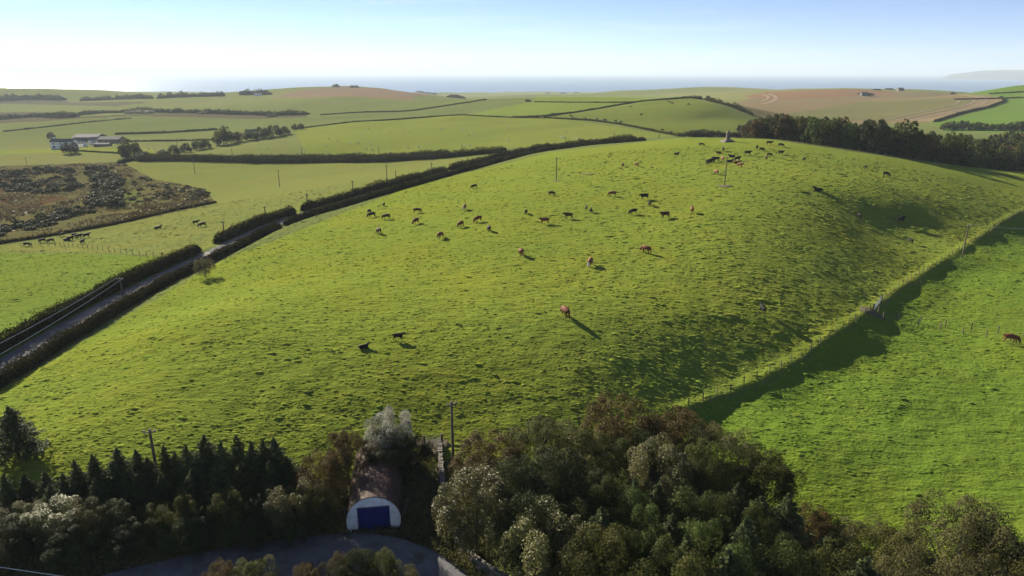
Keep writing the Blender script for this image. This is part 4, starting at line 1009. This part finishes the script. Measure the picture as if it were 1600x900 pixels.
# low concrete wall and rails beside the hut
A, B = hit1(686, 788), hit1(698, 806); L_ = np.linalg.norm(B[:2]-A[:2]); a_ = math.atan2(B[1]-A[1], B[0]-A[0])
tag(MB().box(0, L_, -.1, .1, -.2, .55).box(-.02, L_+.02, -.13, .13, .55, .63).build('concrete_wall', M_CONC, loc=tuple(A), rot=(0, 0, a_)), 'short pale concrete wall beside the grass track', 'wall')
A, B = hit1(630, 812), hit1(637, 796)
o = tag(link('side_fence', None, loc=tuple(A)), 'wooden rail fence at the right side of the hut', 'fence')
D_ = B - A
for q in (0, .5, 1): MB().box(-.06, .06, -.06, .06, -.3, 1.1).build('post', M_WOOD, o, loc=tuple(D_*q))
for z in (.45, .95): MB().tube([(0,0,z), tuple(D_ + (0,0,z))], .045, 4).build('rail', M_WOOD, o)
A, B = hit1(530, 812), hit1(548, 810); o = tag(link('side_fence', None, loc=tuple(A)), 'wooden rail fence at the left side of the hut', 'fence'); D_ = B - A
for q in (0, .5, 1): MB().box(-.06, .06, -.06, .06, -.3, 1.1).build('post', M_WOOD, o, loc=tuple(D_*q))
for z in (.45, .95): MB().tube([(0,0,z), tuple(D_ + (0,0,z))], .045, 4).build('rail', M_WOOD, o)

# ------------------------------------------------------------------ farm and cottages
M_FWHITE = mat_simple('white_render', (.78,.78,.75), (.68,.68,.65), .6)
M_SLATE = mat_simple('slate_roof', (.085,.085,.10), (.12,.115,.125), .8)
M_SHEET = mat_simple('grey_sheet_roof', (.13,.12,.13), (.09,.085,.10), .4)
M_GLASS = mat_simple('window_glass', (.02,.025,.03), (.03,.035,.04), 1, rough=.12, spec=.6)
M_TRIM = mat_simple('white_trim', (.8,.8,.8), (.75,.75,.75), 3)
def house(px, py, wpx, depth, hwall, hroof, name, label, wallm, roofm, win=(), door=None, rz=0.0, chim=()):
    b = hit1(px, py); w = wpx * px_size(b); o = tag(link(name, None, loc=tuple(b), rot=(0, 0, rz)), label, 'house' if 'house' in label or 'cottage' in label else 'barn')
    x0, x1 = -w/2, w/2
    mb = MB().box(x0, x1, 0, depth, -1, hwall)
    for x in (x0, x1): mb.add([(x, 0, hwall), (x, depth, hwall), (x, depth/2, hwall + hroof)], [(0, 1, 2)])
    mb.build('wall', wallm, o)
    e = .35; t = .18
    rf = MB()
    for y0, y1 in ((-e, depth/2), (depth + e, depth/2)):
        z0 = hwall - e * hroof / (depth/2)
        rf.add([(x0-e, y0, z0), (x1+e, y0, z0), (x1+e, y1, hwall+hroof), (x0-e, y1, hwall+hroof), (x0-e, y0, z0+t), (x1+e, y0, z0+t), (x1+e, y1, hwall+hroof+t), (x0-e, y1, hwall+hroof+t)],
               [(0,1,2,3),(4,7,6,5),(0,4,5,1),(1,5,6,2),(2,6,7,3),(3,7,4,0)])
    ro = rf.build('roof', roofm, o)
    for cx in chim: MB().box(cx*w/2-.45, cx*w/2+.45, depth/2-.4, depth/2+.4, hwall+hroof-.5, hwall+hroof+1.3).build('chimney', wallm, ro)
    for fx, z, ww, hh in win:
        p = MB().box(fx*w/2-ww/2, fx*w/2+ww/2, -.04, -.005, z, z+hh).build('window', M_TRIM, o)
        MB().box(fx*w/2-ww/2+.12, fx*w/2+ww/2-.12, -.06, -.042, z+.12, z+hh-.12).build('pane', M_GLASS, p)
    if door: MB().box(door[0]*w/2-door[1]/2, door[0]*w/2+door[1]/2, -.05, -.006, 0, door[2]).build('door', M_GLASS, o)
    return o
house(97, 233, 29, 7.5, 5.6, 2.0, 'farmhouse', 'white two-storey farmhouse with slate roof beside the lawn', M_FWHITE, M_SLATE, [(-.68,3.4,1.5,1.4),(-.05,3.4,1.4,1.4),(.55,3.4,1.8,1.3),(-.68,.5,2.2,1.9),(.6,.5,2.2,1.9)], (-.05, 1.8, 2.4), chim=(-.8, .85))
house(124, 230, 11, 6, 2.9, 1.4, 'farm_annexe', 'low white annexe house at the end of the farmhouse', M_FWHITE, M_SHEET, [(.3,1.0,1.2,1.0)])
house(133, 221, 32, 16, 3.6, 2.4, 'barn', 'wide dark-roofed barn behind the farmhouse', M_SHEET, M_SHEET)
house(148, 226, 16, 9, 3.6, 2.3, 'cattle_barn', 'barn with pale gable wall in the farmyard', M_FWHITE, M_SHEET, door=(0, 3, 2.6))
house(170, 225, 28, 11, 3.8, 2.0, 'long_barn', 'long low dark barn at the right of the farmyard', M_STONE, M_SHEET, door=(-.2, 3.4, 2.8))
house(158, 229, 20, 5, 1.8, .8, 'lean_to_barn', 'low stone barn in front of the farmyard', M_STONE, M_SHEET)
house(390, 213, 13, 6, 3.0, 2.2, 'cottage', 'white cottage half hidden by the dark trees', M_FWHITE, M_SLATE, chim=(.85,))
house(402, 150, 9, 9, 4, 2, 'far_farmhouse', 'tiny white farmhouse among the trees by the heath knoll', M_FWHITE, M_SLATE)
house(1352, 150, 9, 9, 3.5, 2.4, 'far_barn', 'small grey barn out on the stubble field', M_SHEET, M_SHEET)
house(1408, 142, 7, 8, 3.5, 2.2, 'far_cottage', 'tiny stone cottage on the coastal fields', M_STONE, M_SLATE)
# ------------------------------------------------------------------ cattle and sheep
def skin_mesh(name, verts, edges, radii, root=0, sub=1):
    me_ = bpy.data.meshes.new(name + '_frame'); me_.from_pydata(verts, edges, []); me_.update()
    o = bpy.data.objects.new(name + '_frame', me_); COL.objects.link(o)
    md = o.modifiers.new('skin', 'SKIN'); md.use_smooth_shade = True
    if sub:
        s = o.modifiers.new('sub', 'SUBSURF'); s.levels = sub; s.render_levels = sub
    for i, r_ in enumerate(radii):
        sv_ = me_.skin_vertices[0].data[i]; sv_.radius = (r_ if hasattr(r_, '__len__') else (r_, r_)); sv_.use_root = (i == root)
    dg = bpy.context.evaluated_depsgraph_get(); dg.update()
    out = bpy.data.meshes.new_from_object(o.evaluated_get(dg)); out.name = name
    bpy.data.objects.remove(o); bpy.data.meshes.remove(me_)
    return out
def cow_frame(pose):
    """x forward, withers about 1.38 m; one continuous body"""
    V = [(-.75,0,1.03),(-.38,0,.95),(.12,0,.92),(.55,0,1.0)]; Rr = [.30,.42,.43,.35]
    E = [(0,1),(1,2),(2,3)]
    dz = -.62 if pose == 'lie' else 0
    if dz: V = [(x, y, z + dz) for x, y, z in V]
    def chain(start, pts, rs):
        p = start
        for q, r_ in zip(pts, rs): V.append(q); Rr.append(r_); E.append((p, len(V)-1)); p = len(V)-1
    if pose == 'graze': chain(3, [(.86,0,.86),(1.06,0,.52),(1.16,0,.32),(1.24,0,.10)], [.25,.19,.16,.11])
    elif pose == 'lie': chain(3, [(.84,.03,.62),(1.02,.05,.84),(1.16,.06,.84),(1.40,.07,.70)], [.25,.18,.16,.10])
    else: chain(3, [(.84,0,1.12),(1.00,.02,1.24),(1.14,.03,1.22),(1.38,.04,1.04)], [.25,.19,.17,.11])
    head = len(V) - 2
    for s in (-1, 1):       # ears
        hx, hy, hz_ = V[head]; chain(head, [(hx - .05, hy + s*.24, hz_ + (.06 if pose != 'graze' else .08))], [.035])
    if pose == 'lie':
        for s in (-1, 1):
            chain(3, [(.62, s*.20, .20),(.85, s*.24, .10),(.55, s*.26, .06)], [.12,.08,.05])
            chain(0, [(-.60, s*.30, .25),(-.20, s*.42, .14),(-.50, s*.46, .07)], [.17,.09,.05])
    else:
        for s, ph in ((-1, .10), (1, -.08)):
            chain(3, [(.55, s*.19, .72),(.55+ph*.6, s*.19, .42),(.53+ph, s*.19, .14),(.56+ph, s*.19, .03)], [.13,.075,.06,.07])
            chain(0, [(-.68, s*.20, .78),(-.62-ph*.4, s*.20, .55),(-.80-ph, s*.20, .32),(-.78-ph, s*.20, .04)], [.18,.11,.065,.07])
    chain(0, [(-1.0,0,1.12+dz),(-1.06,0,.75+dz*.8),(-1.05,0,max(.42+dz, .06))], [.06,.03,.045])
    return V, E, Rr
COWM = {p: skin_mesh('cow_' + p, *cow_frame(p)) for p in ('stand', 'graze', 'lie')}
def mat_hide(name, c0, c1, white=None):
    m, n, l, b = mat_new(name); v = objcoord(n); f = noise(n, l, v, 1.5, 3)
    c = mixcol(n, l, ramp(n, l, f, .35, .65), c0, c1)
    if white:
        sp = n.new('ShaderNodeSeparateXYZ'); l.new(v, sp.inputs[0])
        mr = n.new('ShaderNodeMapRange'); l.new(sp.outputs[0], mr.inputs[0]); mr.inputs[1].default_value = 1.05; mr.inputs[2].default_value = 1.12
        c = mixcol(n, l, mr.outputs[0], c, white)
    l.new(c, b.inputs['Base Color']); b.inputs['Roughness'].default_value = .8; b.inputs['Specular IOR Level'].default_value = .15
    return m
HIDE = {'black': mat_hide('black_hide', (.010,.009,.009), (.018,.016,.015)), 'brown': mat_hide('brown_hide', (.13,.045,.022), (.19,.070,.034)), 'pale': mat_hide('brown_white_faced_hide', (.20,.085,.042), (.26,.12,.065), (.6,.56,.5)), 'dark': mat_hide('dark_brown_hide', (.05,.022,.013), (.08,.034,.02))}
COW = {}
for p, me_ in COWM.items():
    for c, m_ in HIDE.items():
        q = me_.copy(); q.materials.clear(); q.materials.append(m_); COW[p, c] = q
sheep_v = [(-.32,0,.52),(0,0,.54),(.30,0,.55),(.50,0,.66),(.66,0,.60)]; sheep_e = [(0,1),(1,2),(2,3),(3,4)]; sheep_r = [.22,.27,.23,.11,.07]
for s in (-1, 1):
    for a, x in ((2, .27), (0, -.30)):
        sheep_v += [(x, s*.12, .28), (x, s*.12, .02)]; sheep_r += [.07, .045]; sheep_e += [(a, len(sheep_v)-2), (len(sheep_v)-2, len(sheep_v)-1)]
SHEEP = skin_mesh('sheep', sheep_v, sheep_e, sheep_r); SHEEP.materials.append(mat_hide('fleece', (.62,.58,.48), (.52,.48,.40)))
an = random.Random(11)
def cow(px, py, c, pose, label, group, s=1.0, head=None, dy=3):
    b = hit1(px, py + dy); a = an.uniform(0, 6.28) if head is None else R(head)
    # stand on the slope
    e = .8; fx, fy = math.cos(a), math.sin(a)
    tilt = math.atan2(float(H(b[0]+fx*e, b[1]+fy*e) - H(b[0]-fx*e, b[1]-fy*e)), 2*e)
    o = link('cow' if s > .7 else 'calf', COW[pose, c], loc=(b[0], b[1], b[2] + .02), rot=(0, -tilt, a), scale=(s,)*3)
    return tag(o, label, 'cow' if s > .7 else 'calf', group)
# (column, row, hide, pose, heading 0 = to the right, 90 = away)
def herd(lst, words, group):
    for px, py, c, pose, *r in lst:
        s = r[0] if r else 1.04; hd = r[1] if len(r) > 1 else None
        cn = {'black': 'black', 'brown': 'red-brown', 'pale': 'white-faced tan', 'dark': 'dark brown'}[c]
        pn = {'stand': 'standing', 'graze': 'grazing', 'lie': 'lying'}[pose]
        cow(px, py, c, pose, f"{cn} {'calf' if s <= .7 else 'cow'} {pn} {words}", group, s, hd, 4 if py > 370 else 2.5 if py > 280 else 1.5)
herd([(883,490,'brown','graze',1.08,110)], 'by its long shadow, lowest of the brown cows on the hill', 'cattle on the open hill pasture')
herd([(568,540,'black','lie',.68,20)], 'down the slope above the spruces', 'cattle on the open hill pasture')
herd([(622,527,'black','stand',.68,10)], 'above the spruces and the hut', 'cattle on the open hill pasture')
herd([(1009,391,'brown','graze',1.08,130)], 'on the shaded turn of the hill', 'cattle on the open hill pasture')
herd([(922,411,'pale','graze',1.05,250)], 'on the turn of the hill below the open pasture group', 'cattle on the open hill pasture')
herd([(814,395,'brown','graze',1.05,100)], 'alone below the scattered group', 'cattle on the open hill pasture')
herd([(1191,484,'black','stand',.85,95)], 'alone on the dark slope above the boundary fence', 'cattle on the open hill pasture')
W_ = 'in the scattered group between lane and lone pole'
herd([(577,331,'black','graze',.85,80),(581,337,'black','graze',1.0,200),(600,320,'black','graze',.85,100),(604,340,'dark','graze',1.0,170),(592,363,'dark','graze',1.05,120),(652,330,'dark','graze',.95,10),(650,347,'brown','graze',1.0,240),(688,370,'brown','graze',1.04,70),(726,325,'pale','graze',1,260),(720,352,'brown','graze',1,240),(747,344,'brown','graze',1.03,220),(764,359,'dark','graze',1,100),(741,292,'black','graze',.95,200)], W_, 'cattle on the open hill pasture')
W_ = 'in the scattered group below the lone pole on the hill'
herd([(822,332,'black','graze',.85,80),(851,347,'brown','stand',1,190),(888,339,'dark','stand',1,170),(916,325,'black','stand',.68,90),(923,329,'black','stand',.68,80),(957,304,'brown','graze',1,160),(989,332,'black','graze',.95,200),(1007,309,'black','stand',1.08,200),(1015,319,'black','graze',.9,80),(1039,338,'dark','stand',1.08,200),(1081,330,'brown','stand',1.0,80),(862,303,'black','graze',.9,330),(973,259,'brown','graze',.95,70),(995,258,'brown','graze',1,110)], W_, 'cattle on the open hill pasture')
W_ = 'in the herd gathered near the stone monument'
herd([(1057,240,'dark','lie',1.0,0),(1096,227,'black','graze',1,330),(1130,235,'black','stand',1,80),(1123,238,'brown','lie',1.0,180),(1143.5,244,'black','lie',1.1,180),(1168,241,'black','stand',1.15,0),(1108,252,'black','lie',1.2,0),(1105,256,'black','stand',.7,120),(1119,251,'black','stand',1.15,180),(1113,253,'black','stand',1.1,0),(1129,250,'pale','stand',1.05,90),(1140,252,'black','lie',1.1,0),(1152,250,'black','stand',1.05,20),(1151,254,'brown','lie',1.1,0),(1156,260,'brown','stand',1.05,300),(1119,271,'pale','graze',1.05,100),(1183,231,'black','graze',1,60),(1190,234,'black','graze',.9,0),(1202,225,'black','stand',1.15,330),(1220,228,'black','graze',1.05,0),(1220,240,'black','stand',1,10),(1202,243,'black','graze',.95,10),(1197,248,'dark','stand',.9,80)], W_, 'herd near the monument')
W_ = 'on the far shoulder of the hill towards the wood'
herd([(1256,250,'black','graze',1,80),(1352,262,'black','graze',.9,90),(1384,274,'black','graze',1.1,10),(1278,296,'black','lie',1.2,180)], W_, 'cattle on the hill shoulder')
W_ = 'in the dark hollow above the fence pole'
herd([(1407,345,'black','stand',1.1,20),(1422,376,'black','stand',.85,90),(1342,337,'black','graze',.8,90)], W_, 'cattle in the dark hollow')
herd([(1578,531,'brown','graze',1.06,345)], 'beside the double fence in the bright right field', 'cattle in the right field')
W_ = 'in the valley field below the scrubland'
herd([(43,381,'black','graze',1,0),(67,375,'black','graze',1,180),(80,375,'black','graze',1,180),(97,367,'black','stand',.9,80),(105,372,'black','lie',1.1,0),(111,372,'black','stand',1.05,0),(118,368,'black','graze',1,0),(124,370,'black','stand',1.05,0),(136,369,'black','stand',1.1,10),(129,377,'black','stand',.95,90),(247,355,'black','lie',1.15,0),(307,348,'black','stand',.9,10),(317,352,'black','graze',1.05,200)], W_, 'cattle in the valley field')
W_ = 'on the second hill beyond the monument'
herd([(x, y, 'black', an.choice(['stand', 'graze', 'stand']), an.uniform(1.0, 1.2)) for x, y in [(892,181),(895,184.5),(900,185),(915,184.5),(933,185.5),(930.5,188.5),(939,188.5),(944,187.5),(947,188),(962,188.5),(970,190.5),(963,192),(968,192.5),(985,166.5),(1002,179),(1043,158),(1051,161.5),(1047,159.5),(1076,163),(1035,203.5),(1048,207.5)]], W_, 'cattle on the second hill')
for x, y in [(516,210),(514,217),(526,220),(508,227),(546,224),(559,223),(563,210),(578,225),(572,233),(581,234),(557,238),(595,200),(576,201),(609,206),(632,205),(639,205),(637,231),(654,229),(689,202),(693,201),(721,202),(724,201),(733,212),(740,210),(726,228),(734,228),(787,191),(794,200),(795,221),(406,232),(417,232),(445,225),(512,239),(609,239),(884,207),(879,214),(876,214.5),(898,216),(902,217),(928,218),(883,215.5),(232,233),(241,232)]:
    b = hit1(x, y + 1); tag(link('sheep', SHEEP, loc=tuple(b), rot=(0, 0, an.choice([0, 3.1, .4, 2.8, 1.2, 5.5])), scale=(1.25,)*3), 'white sheep grazing in the long field below the second hill' if x > 300 else 'white sheep grazing near the farm entrance', 'sheep', 'sheep in the long field' if x > 300 else 'sheep near the farm')
# ------------------------------------------------------------------ grass tussocks over the near fields
def tussocks(n_try, name, label, test, size, mat, seed):
    g = np.random.default_rng(seed)
    px = g.uniform(-60, 1660, n_try); r_ = np.exp(g.uniform(math.log(48), math.log(270), n_try)); az_ = np.arctan((px - 800) / FOC / CP)
    keep = g.uniform(0, 1, n_try) < (r_ / 270)**0.35
    x, y = np.sin(az_) * r_, np.cos(az_) * r_
    keep &= test(x, y, g)
    x, y = x[keep], y[keep]; n = len(x)
    s = size * np.exp(g.normal(size=n) * .42) * (.75 + .4 * np.clip(np.hypot(x, y) / 120, 0, 2.2)) * (1 + .35 * np.clip((x - 5) / 30, 0, 1) * (seg_dist(fence, x, y)[1] < 0)); a0 = g.uniform(0, 6.28, n); k = 6
    th = a0[:, None] + np.arange(k) * 2*math.pi/k
    rad = s[:, None] * g.uniform(.55, 1.3, (n, k))
    bx, by = x[:, None] + rad*np.cos(th)*1.9, y[:, None] + rad*np.sin(th)*.75
    bz = H(bx, by) - .03
    hh = s * g.uniform(.11, .36, n)
    k2 = 3; th2 = a0[:, None] + .4 + np.arange(k2) * 2*math.pi/k2
    rad2 = s[:, None] * g.uniform(.2, .6, (n, k2)); ux, uy = x[:, None] + rad2*np.cos(th2)*1.6, y[:, None] + rad2*np.sin(th2)
    uz = H(ux, uy) + hh[:, None] * g.uniform(.5, 1.15, (n, k2))
    V = np.concatenate([np.stack([bx, by, bz], -1), np.stack([ux, uy, uz], -1)], 1)
    m_ = k + k2; F = [(6, 7, 8)]
    for q in range(3):
        F += [(2*q, 2*q+1, 6+q), (2*q+1, 6+(q+1) % 3, 6+q), (2*q+1, (2*q+2) % 6, 6+(q+1) % 3)]
    F = np.array(F)[None] + (np.arange(n) * m_)[:, None, None]
    # colour of what grows there, a little darker or drier from tuft to tuft
    ia = np.clip(np.searchsorted(AZ, np.arctan2(x, y)), 0, na-1); ir = np.clip(np.searchsorted(LR, np.log(np.hypot(x, y))), 0, nr-1)
    c = GC[ia, ir] * g.uniform(.85, 1.2, n)[:, None] * (1 + g.normal(size=n)[:, None] * np.array([.10, .02, .05]))
    return tag(link(name, mesh_np(name, V.reshape(-1, 3), F.reshape(-1, 3), [mat], smooth=True, attrs={'growth': np.repeat(c, m_, 0)})), label, 'grass', kind='stuff')
def in_main(x, y, g):
    d = seg_dist(road[::3], x, y)[0]; d2 = seg_dist(lane[::2], x, y)[0]
    f, s, t = seg_dist(fence, x, y)
    right = (f * s > 0) & (f < 60) | (x > 30) & (y < 75)
    cl = vnoise(x, y, 9, 71) + .6 * vnoise(x, y, 3.2, 72)
    lee = np.clip((x + 10) / 50, 0, 1)
    return (d > 4) & (d2 > 5) & np.where(right, g.uniform(0, 1, len(x)) < .12 + .6 * (cl > .30) + .5 * (f < 14), g.uniform(0, 1, len(x)) < .62 + .7 * cl)
tussocks(150000, 'grass_tussocks', 'uneven grass tussocks all over the grazed pasture', in_main, .145, M_GRASS, 91)
# rank dry grass on the verges and by the hut
C, T = [], []
for px0, px1, py0, py1, n_ in ((380, 560, 800, 850, 5000), (0, 420, 840, 890, 8000), (620, 700, 720, 850, 4000), (520, 690, 835, 850, 2500), (690, 760, 850, 905, 2500)):
    P = hit(rng.uniform(px0, px1, 60), rng.uniform(py0, py1, 60))
    j = rng.integers(0, 60, n_); q = P[j, :2] + rng.normal(size=(n_, 2)) * 1.3
    C.append(np.c_[q, H(q[:, 0], q[:, 1])])
C = np.concatenate(C); C = C[seg_dist(road[::2], C[:, 0], C[:, 1])[0] > 2.5]
n_ = len(C); hgt = rng.uniform(.2, .65, n_); C[:, 2] += hgt * .4
V, F, t = leaf_cloud(C, np.c_[rng.normal(size=(n_, 2)), .25 * rng.normal(size=n_)], hgt, np.clip(rng.normal(.45, .25, n_), 0, 1), .22)
tag(link('rank_grass', mesh_np('rank_grass', V, F, [mat_leaf('rank_grass_blades', (.05,.055,.018), (.16,.15,.06), .3, hue_obj=0)], attrs={'tint': t})), 'rank long grass on the verges around the hut and road', 'grass', kind='stuff')
